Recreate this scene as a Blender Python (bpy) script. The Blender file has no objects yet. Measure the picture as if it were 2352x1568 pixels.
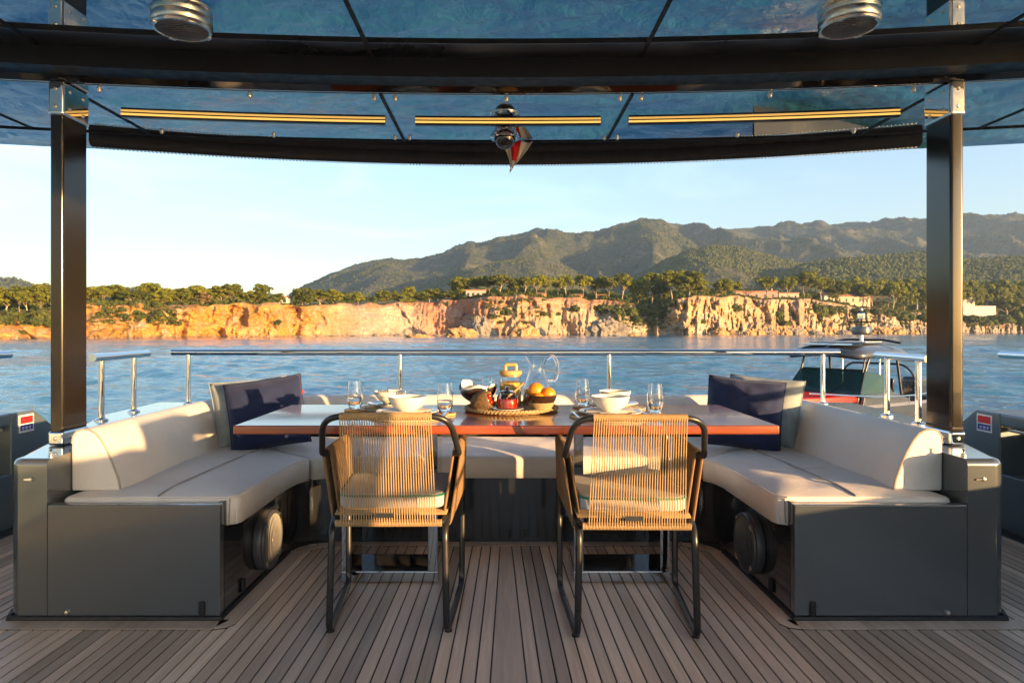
import bpy, bmesh, math, random
import numpy as np
from mathutils import Vector, Matrix, Euler

R = math.radians
PI = math.pi
random.seed(7)
scene = bpy.context.scene
col = scene.collection

# ------------------------------------------------------------------ camera
# world frame: deck at z = 0, centreline x = 0, the stern lies towards +Y; sea at z = SEA
CX, CZ, FPX, VX, VY = -0.022, 1.10, 1535.0, 1152.0, 757.0
SEA = -2.1
cam_d = bpy.data.cameras.new("camera")
cam = bpy.data.objects.new("camera", cam_d)
col.objects.link(cam)
cam.location = (CX, 0.0, CZ)
cam.rotation_euler = (R(90), 0, 0)
cam_d.sensor_width = 36.0
cam_d.lens = FPX / 2352.0 * 36.0
cam_d.shift_x = (1176.0 - VX) / 2352.0
cam_d.shift_y = -(784.0 - VY) / 2352.0
cam_d.clip_start = 0.05
cam_d.clip_end = 30000.0
scene.camera = cam

# ------------------------------------------------------------------ sky, sun, exposure
SUN = Vector((0.74, -0.66, 0.103)).normalized()      # towards the sun: low, behind the camera and to its right
SUN_EL = math.asin(SUN.z)
SUN_AZ = math.atan2(SUN.x, SUN.y)
world = bpy.data.worlds.new("World")
scene.world = world
world.use_nodes = True
wn, wl = world.node_tree.nodes, world.node_tree.links
bg = wn["Background"]
sky = wn.new("ShaderNodeTexSky")
sky.sky_type = 'NISHITA'
sky.sun_disc = False
sky.sun_elevation = SUN_EL
sky.sun_rotation = SUN_AZ
sky.altitude = 0.0
sky.air_density = 1.0
sky.dust_density = 0.9
sky.ozone_density = 1.4
tint = wn.new("ShaderNodeMix"); tint.data_type = 'RGBA'; tint.blend_type = 'MULTIPLY'; tint.inputs[0].default_value = 1.0
tint.inputs[7].default_value = (0.94, 1.0, 1.18, 1)           # the camera's cool daylight balance
wl.new(sky.outputs[0], tint.inputs[6])
# faint high cirrus
wtc = wn.new("ShaderNodeTexCoord"); wmp = wn.new("ShaderNodeMapping"); wmp.inputs["Scale"].default_value = (1.2, 1.2, 5.0); wl.new(wtc.outputs["Generated"], wmp.inputs[0])
wnz = wn.new("ShaderNodeTexNoise"); wnz.inputs["Scale"].default_value = 2.2; wnz.inputs["Detail"].default_value = 7; wnz.inputs["Distortion"].default_value = 0.8; wl.new(wmp.outputs[0], wnz.inputs["Vector"])
wrp = wn.new("ShaderNodeValToRGB"); wrp.color_ramp.elements[0].position = 0.50; wrp.color_ramp.elements[1].position = 0.85; wl.new(wnz.outputs[0], wrp.inputs[0])
wrp.color_ramp.elements[0].color = (1, 1, 1, 1); wrp.color_ramp.elements[1].color = (1.6, 1.38, 1.22, 1)
cir = wn.new("ShaderNodeMix"); cir.data_type = 'RGBA'; cir.blend_type = 'MULTIPLY'; cir.inputs[0].default_value = 1.0
wl.new(tint.outputs[2], cir.inputs[6]); wl.new(wrp.outputs[0], cir.inputs[7]); wl.new(cir.outputs[2], bg.inputs[0])
bg.inputs[1].default_value = 0.082
sun_d = bpy.data.lights.new("sun", 'SUN')
sun_d.energy = 2.7
sun_d.angle = R(0.53)
sun_d.color = (1.0, 0.60, 0.26)
sun = bpy.data.objects.new("sun", sun_d)
col.objects.link(sun)
sun.rotation_euler = SUN.to_track_quat('Z', 'Y').to_euler()
scene.view_settings.view_transform = 'Standard'
scene.view_settings.look = 'None'
scene.view_settings.gamma = 1.0
scene.view_settings.use_curve_mapping = False
scene.view_settings.exposure = 2.5
scene.cycles.max_bounces = 7
scene.cycles.transparent_max_bounces = 12
scene.cycles.transmission_bounces = 8
scene.cycles.caustics_refractive = True
scene.cycles.sample_clamp_indirect = 6.0
scene.cycles.use_denoising = True

# ------------------------------------------------------------------ helpers
def P(x, y, d):
    """the point at depth d (metres along +Y) seen at the photograph's position (x, y)"""
    return Vector((CX + (x - VX) * d / FPX, d, CZ - (y - VY) * d / FPX))

class MB:
    def __init__(s):
        s.v, s.f, s.sm = [], [], []
    def add(s, vs, fs, smooth=True):
        o = len(s.v)
        s.v += [tuple(p) for p in vs]
        for f in fs:
            s.f.append([i + o for i in f]); s.sm.append(smooth)
        return s
    def box(s, x0, x1, y0, y1, z0, z1):
        vs = [(x, y, z) for z in (z0, z1) for y in (y0, y1) for x in (x0, x1)]
        return s.add(vs, [(0,2,3,1),(4,5,7,6),(0,1,5,4),(2,6,7,3),(0,4,6,2),(1,3,7,5)])
    def prism(s, poly, a, b, plane='xy', smooth=True):
        """polygon (counter-clockwise) extruded from a to b along the axis left over"""
        n = len(poly)
        if plane == 'xy': mk = lambda p, t: (p[0], p[1], t)
        elif plane == 'xz': mk = lambda p, t: (p[0], t, p[1])
        else: mk = lambda p, t: (t, p[0], p[1])
        vs = [mk(p, a) for p in poly] + [mk(p, b) for p in poly]
        fs = [tuple(range(n))[::-1], tuple(range(n, 2*n))]
        fs += [(i, (i+1) % n, n + (i+1) % n, n + i) for i in range(n)]
        return s.add(vs, fs, smooth)
    def tube(s, pts, r, n=10, closed=False, caps=True):
        pts = [Vector(p) for p in pts]
        m = len(pts)
        rs = r if isinstance(r, (list, tuple)) else [r]*m
        tang = []
        for i in range(m):
            a = pts[(i-1) % m] if (closed or i > 0) else pts[i]
            b = pts[(i+1) % m] if (closed or i < m-1) else pts[i]
            tang.append((b-a).normalized())
        up = Vector((0,0,1)) if abs(tang[0].z) < 0.9 else Vector((1,0,0))
        nrm = tang[0].cross(up).normalized()
        vs = []
        for i in range(m):
            if i: nrm = (nrm - tang[i]*nrm.dot(tang[i])).normalized()
            bn = tang[i].cross(nrm)
            for k in range(n):
                a = 2*PI*k/n
                vs.append(pts[i] + (nrm*math.cos(a) + bn*math.sin(a))*rs[i])
        fs = []
        for i in range(m if closed else m-1):
            j = (i+1) % m
            for k in range(n):
                fs.append((i*n+k, i*n+(k+1)%n, j*n+(k+1)%n, j*n+k))
        s.add(vs, fs)
        if caps and not closed:
            o = len(s.v) - m*n
            s.f.append([o+k for k in range(n)][::-1]); s.sm.append(False)
            s.f.append([o+(m-1)*n+k for k in range(n)]); s.sm.append(False)
        return s
    def lathe(s, prof, c=(0,0,0), n=28, closed=False):
        """profile of (r, z) turned about the vertical through c"""
        vs, fs = [], []
        idx = []
        for (r, z) in prof:
            if r < 1e-6:
                idx.append([len(vs)]*n); vs.append((c[0], c[1], c[2]+z))
            else:
                idx.append([len(vs)+k for k in range(n)])
                vs += [(c[0]+r*math.cos(2*PI*k/n), c[1]+r*math.sin(2*PI*k/n), c[2]+z) for k in range(n)]
        m = len(prof)
        for i in range(m if closed else m-1):
            a, b = idx[i], idx[(i+1) % m]
            for k in range(n):
                q = [a[k], a[(k+1)%n], b[(k+1)%n], b[k]]
                q = [x for j, x in enumerate(q) if x not in q[:j]]
                if len(q) > 2: fs.append(tuple(q))
        return s.add(vs, fs)
    def sweep(s, prof, frames, closed_prof=True, caps=True):
        """2-D profile (u, w) carried along frames of (origin, axis u, axis w)"""
        n = len(prof); vs = []
        for (o, u, w) in frames:
            vs += [o + u*p[0] + w*p[1] for p in prof]
        fs = []
        for i in range(len(frames)-1):
            for k in range(n if closed_prof else n-1):
                fs.append((i*n+k, i*n+(k+1)%n, (i+1)*n+(k+1)%n, (i+1)*n+k))
        if caps and closed_prof:
            fs.append(tuple(range(n))[::-1]); fs.append(tuple(range((len(frames)-1)*n, len(frames)*n)))
        return s.add(vs, fs)
    def move(s, M):
        s.v = [tuple(M @ Vector(p)) for p in s.v]
        return s
    def build(s, name, m=None, parent=None, bevel=0, seg=3, sharp=38, wn=None, smooth=True):
        me = bpy.data.meshes.new(name)
        me.from_pydata(s.v, [], s.f)
        if smooth: me.polygons.foreach_set("use_smooth", [True]*len(me.polygons))
        bm = bmesh.new(); bm.from_mesh(me)
        bmesh.ops.recalc_face_normals(bm, faces=bm.faces)
        if bevel:
            es = [e for e in bm.edges if len(e.link_faces) == 2 and e.calc_face_angle(0) > R(25)]
            bmesh.ops.bevel(bm, geom=es, offset=bevel, segments=seg, profile=0.5, affect='EDGES', clamp_overlap=True)
            for f in bm.faces: f.smooth = smooth
        bm.to_mesh(me); bm.free()
        if smooth: me.set_sharp_from_angle(angle=R(sharp))
        o = bpy.data.objects.new(name, me)
        col.objects.link(o)
        if m: me.materials.append(m)
        if parent: o.parent = parent
        if (wn if wn is not None else bool(bevel)):
            md = o.modifiers.new("normals", 'WEIGHTED_NORMAL'); md.keep_sharp = True
        return o

def tag(o, label=None, cat=None, group=None, kind=None):
    if label: o["label"] = label
    if cat: o["category"] = cat
    if group: o["group"] = group
    if kind: o["kind"] = kind
    return o

def empty(name, loc=(0,0,0), rz=0.0, label=None, cat=None, group=None, kind=None):
    o = bpy.data.objects.new(name, None)
    col.objects.link(o)
    o.empty_display_size = 0.1
    o.location = loc; o.rotation_euler = (0, 0, rz)
    return tag(o, label, cat, group, kind)

def copy_tree(o, parent=None):
    c = o.copy(); col.objects.link(c)
    c.parent = parent
    for ch in o.children: copy_tree(ch, c)
    return c

def arc(cx, cy, r, a0, a1, n):
    return [(cx + r*math.cos(R(a0 + (a1-a0)*i/n)), cy + r*math.sin(R(a0 + (a1-a0)*i/n))) for i in range(n+1)]

def fillet(pts, r, n=5):
    """round the inner corners of a 3-D polyline"""
    pts = [Vector(p) for p in pts]
    out = [pts[0]]
    for i in range(1, len(pts)-1):
        p, a, b = pts[i], pts[i-1], pts[i+1]
        rr = r[i] if isinstance(r, (list, tuple)) else r
        da, db = (a-p), (b-p)
        t = min(rr, da.length*0.49, db.length*0.49)
        p0, p1 = p + da.normalized()*t, p + db.normalized()*t
        for k in range(n+1):
            u = k/n
            out.append(p0*(1-u)**2 + p*2*u*(1-u) + p1*u*u)
    out.append(pts[-1])
    return out

# lattice noise for terrain and cloth
_rng = np.random.RandomState(11)
_LAT = _rng.rand(32, 32, 32)
def noise3(x, y, z):
    x, y, z = np.broadcast_arrays(np.asarray(x, float), np.asarray(y, float), np.asarray(z, float))
    xi, yi, zi = np.floor(x).astype(int), np.floor(y).astype(int), np.floor(z).astype(int)
    fx, fy, fz = x-xi, y-yi, z-zi
    fx, fy, fz = [t*t*(3-2*t) for t in (fx, fy, fz)]
    def L(a, b, c): return _LAT[(xi+a) % 32, (yi+b) % 32, (zi+c) % 32]
    r = 0
    for a, wa in ((0, 1-fx), (1, fx)):
        for b, wb in ((0, 1-fy), (1, fy)):
            for c, wc in ((0, 1-fz), (1, fz)):
                r = r + L(a, b, c)*wa*wb*wc
    return r*2-1
def fbm(x, y, z, o=4, gain=0.5):
    s, a, f = 0, 1.0, 1.0
    for i in range(o):
        s = s + a*noise3(x*f+i*7.3, y*f+i*3.1, z*f+i*5.7); a *= gain; f *= 2.03
    return s
def ridged(x, y, z, o=4):
    s, a, f = 0, 1.0, 1.0
    for i in range(o):
        s = s + a*(1-2*np.abs(noise3(x*f+i*7.3, y*f+i*3.1, z*f+i*5.7))); a *= 0.5; f *= 2.07
    return s

# ------------------------------------------------------------------ materials
class NT:
    """a small shorthand for node trees"""
    def __init__(s, name):
        s.m = bpy.data.materials.new(name); s.m.use_nodes = True
        s.n, s.l = s.m.node_tree.nodes, s.m.node_tree.links
        s.b = s.n["Principled BSDF"]
    def new(s, t, **kw):
        x = s.n.new(t)
        for k, v in kw.items():
            if k in x.inputs and not hasattr(x, k): x.inputs[k].default_value = v
            else: setattr(x, k, v)
        return x
    def link(s, a, b): s.l.new(a, b); return s
    def coords(s, kind='Object', scale=(1,1,1), rot=(0,0,0)):
        tc = s.new("ShaderNodeTexCoord"); mp = s.new("ShaderNodeMapping")
        mp.inputs["Scale"].default_value = scale; mp.inputs["Rotation"].default_value = rot
        s.link(tc.outputs[kind], mp.inputs[0]); return mp.outputs[0]
    def noise(s, vec, scale, detail=4, rough=0.55, dist=0):
        t = s.new("ShaderNodeTexNoise"); t.inputs["Scale"].default_value = scale
        t.inputs["Detail"].default_value = detail; t.inputs["Roughness"].default_value = rough
        t.inputs["Distortion"].default_value = dist
        if vec is not None: s.link(vec, t.inputs["Vector"])
        return t.outputs[0]
    def ramp(s, fac, stops):
        t = s.new("ShaderNodeValToRGB"); e = t.color_ramp.elements
        while len(e) < len(stops): e.new(0.5)
        for el, (p, c) in zip(e, stops):
            el.position = p
            el.color = (c[0], c[1], c[2], 1) if isinstance(c, (tuple, list)) else (c, c, c, 1)
        s.link(fac, t.inputs[0]); return t.outputs[0]
    def mix(s, fac, a, b, mode='MIX'):
        t = s.new("ShaderNodeMix"); t.data_type = 'RGBA'; t.blend_type = mode
        for sock, v in ((t.inputs[0], fac), (t.inputs[6], a), (t.inputs[7], b)):
            if hasattr(v, "links"): s.link(v, sock)
            elif isinstance(v, (tuple, list)): sock.default_value = (v[0], v[1], v[2], 1)
            else: sock.default_value = v
        return t.outputs[2]
    def math(s, op, a, b=0.0):
        t = s.new("ShaderNodeMath"); t.operation = op
        for sock, v in ((t.inputs[0], a), (t.inputs[1], b)):
            if hasattr(v, "links"): s.link(v, sock)
            else: sock.default_value = v
        return t.outputs[0]
    def bump(s, h, strength=0.2, dist=0.01):
        t = s.new("ShaderNodeBump"); t.inputs["Strength"].default_value = strength
        t.inputs["Distance"].default_value = dist
        s.link(h, t.inputs["Height"]); s.link(t.outputs[0], s.b.inputs["Normal"]); return s
    def set(s, **kw):
        names = dict(base="Base Color", rough="Roughness", metal="Metallic", ior="IOR", coat="Coat Weight", coatr="Coat Roughness",
                     trans="Transmission Weight", spec="Specular IOR Level", sheen="Sheen Weight", alpha="Alpha", emit="Emission Color", emits="Emission Strength", sss="Subsurface Weight")
        for k, v in kw.items():
            sock = s.b.inputs[names[k]]
            if hasattr(v, "links"): s.link(v, sock)
            elif isinstance(v, (tuple, list)): sock.default_value = (v[0], v[1], v[2], 1)
            else: sock.default_value = v
        return s

def simple(name, base, rough=0.5, var=0.12, scale=8.0, bump=0.0, bscale=60.0, **kw):
    t = NT(name)
    v = t.coords('Object')
    n = t.noise(v, scale, 5)
    dark = tuple(c*(1-var) for c in base); light = tuple(min(1, c*(1+var)) for c in base)
    t.set(base=t.ramp(n, [(0.3, dark), (0.7, light)]), **kw)
    rr = t.ramp(t.noise(v, scale*2.7, 4), [(0.3, max(0, rough*0.8)), (0.75, min(1, rough*1.25))])
    t.set(rough=rr)
    if bump: t.bump(t.noise(v, bscale, 4), bump, 0.004)
    return t.m

M = {}
# weathered teak, grain along each plank, every plank its own tone
t = NT("weathered_teak")
v = t.coords('Object', (1, 0.045, 1))
inf = t.new("ShaderNodeObjectInfo")
off = t.new("ShaderNodeVectorMath"); off.operation = 'MULTIPLY_ADD'
t.link(v, off.inputs[0]); off.inputs[1].default_value = (1, 1, 1)
cmb = t.new("ShaderNodeCombineXYZ"); t.link(t.math('MULTIPLY', inf.outputs["Random"], 37.0), cmb.inputs[0]); t.link(t.math('MULTIPLY', inf.outputs["Random"], 11.0), cmb.inputs[1])
t.link(cmb.outputs[0], off.inputs[2])
g1 = t.noise(off.outputs[0], 60, 6, 0.6, 0.6)
g2 = t.noise(off.outputs[0], 9, 5, 0.6, 0.3)
c = t.ramp(g1, [(0.28, (0.24, 0.160, 0.105)), (0.55, (0.37, 0.268, 0.192)), (0.8, (0.47, 0.368, 0.28))])
c = t.mix(0.55, c, t.ramp(g2, [(0.3, (0.22, 0.155, 0.105)), (0.7, (0.45, 0.355, 0.275))]))
tone = t.ramp(inf.outputs["Random"], [(0.0, 1.25), (0.35, 1.65), (0.7, 1.95), (1.0, 2.35)])
c = t.mix(1.0, c, tone, 'MULTIPLY')
w = t.noise(t.coords('Generated', (1, 3, 1)), 3.0, 6, 0.7)
c = t.mix(t.ramp(w, [(0.62, 0.0), (0.78, 0.35)]), c, (0.46, 0.42, 0.39))
t.set(base=c, rough=t.ramp(g2, [(0.3, 0.32), (0.7, 0.5)]))
t.bump(g1, 0.25, 0.002)
M['teak'] = t.m
M['caulk'] = simple("black_caulking", (0.012, 0.012, 0.013), 0.55)
# graphite metallic paint
def paint(name, base, rough, metal=0.55, coat=0.6):
    t = NT(name)
    v = t.coords('Object')
    fl = t.noise(v, 900, 1, 0.5)
    n = t.noise(v, 2.2, 4)
    b = t.mix(0.15, base, t.ramp(n, [(0.3, tuple(x*0.8 for x in base)), (0.7, tuple(x*1.2 for x in base))]))
    t.set(base=b, metal=metal, rough=t.ramp(t.noise(v, 1.6, 3, 0.5), [(0.3, rough*0.92), (0.7, rough*1.1)]), coat=coat, coatr=0.07)
    t.bump(fl, 0.02, 0.0005)
    return t.m
M['graphite'] = paint("graphite_metallic_paint", (0.105, 0.120, 0.130), 0.22, 0.55, 1.0)
M['graphite_dark'] = paint("dark_graphite_gloss_paint", (0.022, 0.024, 0.028), 0.16, 0.4, 0.9)
M['seawall'] = paint("blue_grey_hull_paint", (0.12, 0.16, 0.19), 0.38, 0.3, 0.4)
def gloss(name, base, rough=0.04, ior=1.6, coat=0.0, bump=0.0, bs=1.5):
    t = NT(name)
    v = t.coords('Object')
    t.set(base=base, rough=t.ramp(t.noise(v, 3, 4), [(0.35, rough*0.7), (0.75, rough*1.6)]), ior=ior, coat=coat)
    if bump: t.bump(t.noise(v, bs, 2), bump, 0.02)
    return t.m
M['ceiling'] = gloss("black_mirror_ceiling", (0.55, 0.60, 0.64), 0.02, 1.5, 0, 0.012, 1.2); M['ceiling'].node_tree.nodes["Principled BSDF"].inputs["Metallic"].default_value = 1
M['satin'] = gloss("satin_reflection_band", (0.20, 0.22, 0.25), 0.36, 1.5); M['satin'].node_tree.nodes["Principled BSDF"].inputs["Metallic"].default_value = 1  # grey satin standing in for the beam's pale reflection overhead
M['lacquer'] = gloss("black_lacquer", (0.010, 0.009, 0.009), 0.05, 1.75)
M['rubber'] = simple("black_rubber", (0.012, 0.012, 0.013), 0.6)
M['chrome'] = gloss("polished_stainless", (0.78, 0.77, 0.75), 0.05, 1.5); M['chrome'].node_tree.nodes["Principled BSDF"].inputs["Metallic"].default_value = 1
M['brushed'] = gloss("brushed_aluminium", (0.72, 0.68, 0.60), 0.3, 1.5); M['brushed'].node_tree.nodes["Principled BSDF"].inputs["Metallic"].default_value = 1
t = NT("warm_led_strip"); v = t.coords('Object'); sx = t.new("ShaderNodeSeparateXYZ"); t.link(v, sx.inputs[0])
dots = t.math('ABSOLUTE', t.math('SINE', t.math('MULTIPLY', sx.outputs[0], 210.0)))
t.set(base=(0.7, 0.5, 0.2), rough=0.4, emit=t.ramp(dots, [(0.0, (1.0, 0.42, 0.05)), (1.0, (1.0, 0.56, 0.14))]), emits=0.22)
M['led'] = t.m
M['bronze'] = gloss("bronzed_metal_trim", (0.42, 0.34, 0.22), 0.25, 1.5); M['bronze'].node_tree.nodes["Principled BSDF"].inputs["Metallic"].default_value = 1
M['blackmetal'] = simple("black_powder_coated_tube", (0.016, 0.016, 0.017), 0.34, bump=0.05, bscale=400)
M['grille'] = simple("grey_speaker_grille", (0.22, 0.22, 0.23), 0.4, metal=0.6)
M['plastic'] = simple("dark_grey_plastic", (0.05, 0.05, 0.055), 0.4)
# carbon fibre: fine twill under clear lacquer
t = NT("carbon_fibre")
v = t.coords('Object')
sx = t.new("ShaderNodeSeparateXYZ"); t.link(v, sx.inputs[0])
hor = t.math('ADD', sx.outputs[0], sx.outputs[1])
k1 = t.math('ADD', t.math('MULTIPLY', hor, 120.0), t.math('MULTIPLY', sx.outputs[2], 120.0))
wv = t.math('FRACT', k1)
tw = t.math('GREATER_THAN', wv, 0.5)
b = t.mix(tw, (0.004, 0.0035, 0.003), (0.022, 0.017, 0.012))
t.set(base=b, rough=0.16, metal=0.0, ior=1.5)
M['carbon'] = t.m
# cream leather
def leather(name, base):
    t = NT(name); v = t.coords('Object')
    n = t.noise(v, 3.5, 5, 0.6)
    t.set(base=t.ramp(n, [(0.3, tuple(x*0.93 for x in base)), (0.7, tuple(min(1, x*1.04) for x in base))]),
          rough=t.ramp(t.noise(v, 14, 4), [(0.3, 0.36), (0.7, 0.52)]), sheen=0.05)
    vo = t.new("ShaderNodeTexVoronoi"); vo.inputs["Scale"].default_value = 420; t.link(v, vo.inputs["Vector"])
    h = t.math('ADD', t.math('MULTIPLY', vo.outputs[0], 0.25), t.math('MULTIPLY', t.noise(t.coords('Object', (1, 1.6, 1)), 6, 5, 0.62, 1.2), 1.0))
    t.bump(h, 0.42, 0.03)
    return t.m
M['leather'] = leather("cream_leather", (0.78, 0.72, 0.66))
M['piping'] = simple("grey_brown_piping", (0.30, 0.26, 0.22), 0.5)
def weave(name, a, b, scale, rough=0.85, axis=(1, 1, 1)):
    t = NT(name); v = t.coords('Object', axis)
    wv = t.new("ShaderNodeTexWave"); wv.wave_type = 'BANDS'; wv.bands_direction = 'X'; wv.inputs["Scale"].default_value = scale; wv.inputs["Distortion"].default_value = 1.2
    t.link(v, wv.inputs[0])
    wz = t.new("ShaderNodeTexWave"); wz.wave_type = 'BANDS'; wz.bands_direction = 'Z'; wz.inputs["Scale"].default_value = scale; wz.inputs["Distortion"].default_value = 1.2
    t.link(v, wz.inputs[0])
    h = t.math('MULTIPLY', wv.outputs[1], wz.outputs[1])
    n = t.noise(v, 14, 5, 0.6)
    c = t.mix(h, a, b); c = t.mix(0.4, c, t.ramp(n, [(0.3, a), (0.7, b)]))
    t.set(base=c, rough=rough, sheen=0.08)
    t.bump(h, 0.35, 0.002)
    return t.m
M['navy'] = weave("navy_linen", (0.003, 0.009, 0.045), (0.008, 0.021, 0.095), 170)
M['teal'] = weave("grey_teal_weave", (0.16, 0.195, 0.21), (0.37, 0.41, 0.425), 55)
M['cord'] = weave("tan_rope_cord", (0.34, 0.21, 0.095), (0.58, 0.40, 0.20), 300)
M['cord_dark'] = weave("brown_rope_cord", (0.16, 0.09, 0.04), (0.34, 0.20, 0.09), 260)
M['canvas'] = simple("black_canvas_roll", (0.018, 0.019, 0.023), 0.62, bump=0.2, bscale=45)
M['seatpad'] = weave("grey_white_seat_fabric", (0.36, 0.36, 0.36), (0.50, 0.50, 0.49), 200)
M['green'] = simple("emerald_piping", (0.01, 0.16, 0.10), 0.55)
# varnished mahogany
t = NT("varnished_mahogany")
v = t.coords('Object', (0.12, 1, 1))
g = t.noise(v, 26, 6, 0.6, 0.5)
c = t.ramp(g, [(0.25, (0.15, 0.026, 0.006)), (0.5, (0.26, 0.050, 0.010)), (0.8, (0.36, 0.080, 0.016))])
t.set(base=c, rough=0.35, coat=1.0, coatr=0.07, spec=0.6)
M['mahogany'] = t.m
M['ceramic'] = simple("cream_ceramic", (0.74, 0.70, 0.62), 0.22, 0.04, coat=0.4)
M['plate'] = simple("white_porcelain", (0.72, 0.71, 0.70), 0.15, 0.03, coat=0.5)
t = NT("clear_glass"); t.set(base=(0.985, 0.99, 0.99), rough=0.0, trans=1.0, ior=1.45); M['glass'] = t.m
t = NT("tinted_boat_glass"); t.set(base=(0.035, 0.085, 0.085), rough=0.02, trans=0.5, ior=1.3, spec=0.7); M['tint'] = t.m
t = NT("water_in_glass"); t.set(base=(0.97, 0.985, 0.99), rough=0.0, trans=1.0, ior=1.33); M['drink'] = t.m
M['jam'] = gloss("red_jam", (0.36, 0.018, 0.006), 0.12, 1.45)
M['juice'] = simple("orange_juice", (0.72, 0.28, 0.02), 0.25)
M['cereal'] = simple("golden_cereal", (0.62, 0.38, 0.07), 0.7, 0.5, 260, bump=0.9, bscale=220)
t = NT("orange_peel"); v = t.coords('Object'); t.set(base=t.ramp(t.noise(v, 8, 3), [(0.3, (0.68, 0.20, 0.008)), (0.7, (0.80, 0.30, 0.015))]), rough=0.38, sss=0.0); t.bump(t.noise(v, 260, 2), 0.3, 0.002); M['orange'] = t.m
M['seagrass'] = weave("seagrass_plait", (0.26, 0.17, 0.07), (0.55, 0.40, 0.19), 260)
M['placemat'] = weave("natural_woven_mat", (0.42, 0.32, 0.19), (0.66, 0.54, 0.36), 300)
M['wood'] = simple("light_oak", (0.52, 0.30, 0.10), 0.45, 0.2, 30)
M['coco_out'] = simple("coconut_fibre", (0.13, 0.075, 0.035), 0.8, 0.5, 90, bump=0.9, bscale=160)
M['coco_gloss'] = gloss("polished_coconut_shell", (0.035, 0.018, 0.012), 0.1, 1.5, 0.6)
M['coco_in'] = simple("white_coconut_flesh", (0.78, 0.72, 0.64), 0.4, 0.05)
M['mirror'] = gloss("mirror_polished_steel", (0.46, 0.45, 0.44), 0.03, 1.5); M['mirror'].node_tree.nodes["Principled BSDF"].inputs["Metallic"].default_value = 1
M['flag_white'] = simple("off_white_flag_cloth", (0.70, 0.66, 0.58), 0.8)
M['flag_red'] = simple("red_flag_cloth", (0.62, 0.01, 0.012), 0.75)
M['label_white'] = simple("white_label_print", (0.75, 0.74, 0.76), 0.4)
M['label_red'] = simple("red_label_print", (0.60, 0.02, 0.02), 0.4)
M['label_blue'] = simple("blue_label_print", (0.02, 0.03, 0.30), 0.4)
M['black'] = simple("matt_black_recess", (0.006, 0.006, 0.007), 0.5)
# ================================================================== THE YACHT: hull, deck, roof
hull = MB().prism([(-3.08,-6),(3.08,-6),(3.08,4.3),(2.6,4.75),(-2.6,4.75),(-3.08,4.3)], -2.6, -0.03).build("yacht_hull", M['seawall'], bevel=0.05)
tag(hull, kind="structure")
deck = MB().box(-2.76, 2.76, -4.0, 4.6, -0.029, -0.004).build("deck", M['caulk'], smooth=False)
tag(deck, kind="structure")
SL = 0.0215                                            # the planking closes in towards the stern
plank_o = MB().box(-0.0205, 0.0205, -4.4, 2.45, -0.012, 0.0).build("plank", M['teak'], deck, bevel=0.0012, seg=1)
first = True
for side in (-1, 1):
    for k in range(56):
        x0 = side*(0.0575 + 0.0235 + k*0.047)
        o = plank_o if first else plank_o.copy()
        if not first: col.objects.link(o)
        first = False
        o.location = (x0, 2.08, 0.0); o.rotation_euler = (0, 0, side*math.atan(SL))
kp = [(-(0.055+SL*4.4), -2.32), (0.055+SL*4.4, -2.32), (0.055-SL*1.4, 3.48), (-(0.055-SL*1.4), 3.48)]
MB().prism(kp, -0.012, 0.0005).build("king_plank", M['teak'], deck, bevel=0.0012, seg=1)
def board(poly, name="margin_board"):
    c = Vector((sum(p[0] for p in poly)/len(poly), sum(p[1] for p in poly)/len(poly)))
    grow = [(c + (Vector(p)-c)*(1 + 0.006/max(0.05, (Vector(p)-c).length)))[:] for p in poly]
    b = MB().prism(poly, -0.003, 0.004).build(name, M['teak'], deck, bevel=0.001, seg=1)
    MB().prism([(p[0], p[1]) for p in grow], -0.003, 0.002).build("caulk_line", M['caulk'], b, smooth=False)
for s in (-1, 1):
    f = (lambda pts: [(s*x, y) for x, y in pts][::s])
    board(f([(1.085, 2.452), (1.97, 2.452), (1.93, 2.532), (1.05, 2.532)]))
    board(f([(1.018, 2.50), (1.04, 2.468), (1.078, 2.455), (1.088, 2.532), (1.075, 3.30), (1.005, 3.30)]))
    board(f([(1.003, 3.305), (1.075, 3.305), (0.90, 3.462), (0.90, 3.398)]))
board([(-0.896, 3.398), (0.896, 3.398), (0.896, 3.462), (-0.896, 3.462)])

# ---- overhead: soffit in two levels with a raked beam between them
def ay(y0, x): return y0 - x*x/25.8
def strip(x0, x1, ya, yb, n=10, arca=True, arcb=True):
    xs = [x0 + (x1-x0)*i/n for i in range(n+1)]
    return [(x, ay(ya, x) if arca else ya) for x in xs] + [(x, ay(yb, x) if arcb else yb) for x in xs[::-1]]
roof = MB().prism(strip(-3.25, 3.25, -0.9, 4.12, 24, arca=False), 2.29, 2.52).build("roof", M['graphite'], bevel=0.03)
tag(roof, kind="structure")
ceiling = MB().prism(strip(-3.24, 3.24, -0.88, 2.86, 24, arca=False), 2.266, 2.289).build("ceiling", M['black'])
tag(ceiling, kind="structure")
MB().prism(strip(-3.24, 3.24, 2.83, 3.735, 24), 2.168, 2.2885).build("soffit_backing", M['black'], ceiling)
G = 0.005
XS = [-3.24, -1.888, -0.567, 0.567, 1.888, 3.24]
for a, b in zip(XS[:-1], XS[1:]):
    MB().prism(strip(a+G, b-G, -0.87, 2.69, 12, arca=False), 2.25, 2.264).build("ceiling_panel", M['ceiling'], ceiling, bevel=0.002, seg=2)
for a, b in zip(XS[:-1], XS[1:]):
    MB().prism(strip(a+G, b-G, 2.6935, 2.838, 12), 2.2495, 2.264).build("reflection_panel", M['satin'], ceiling, bevel=0.002, seg=2)  # strip added to grey the band where the ceiling mirrors the beam
XL = [-3.24, -2.47, -1.905, -0.562, 0.562, 1.905, 2.47, 3.24]
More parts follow.
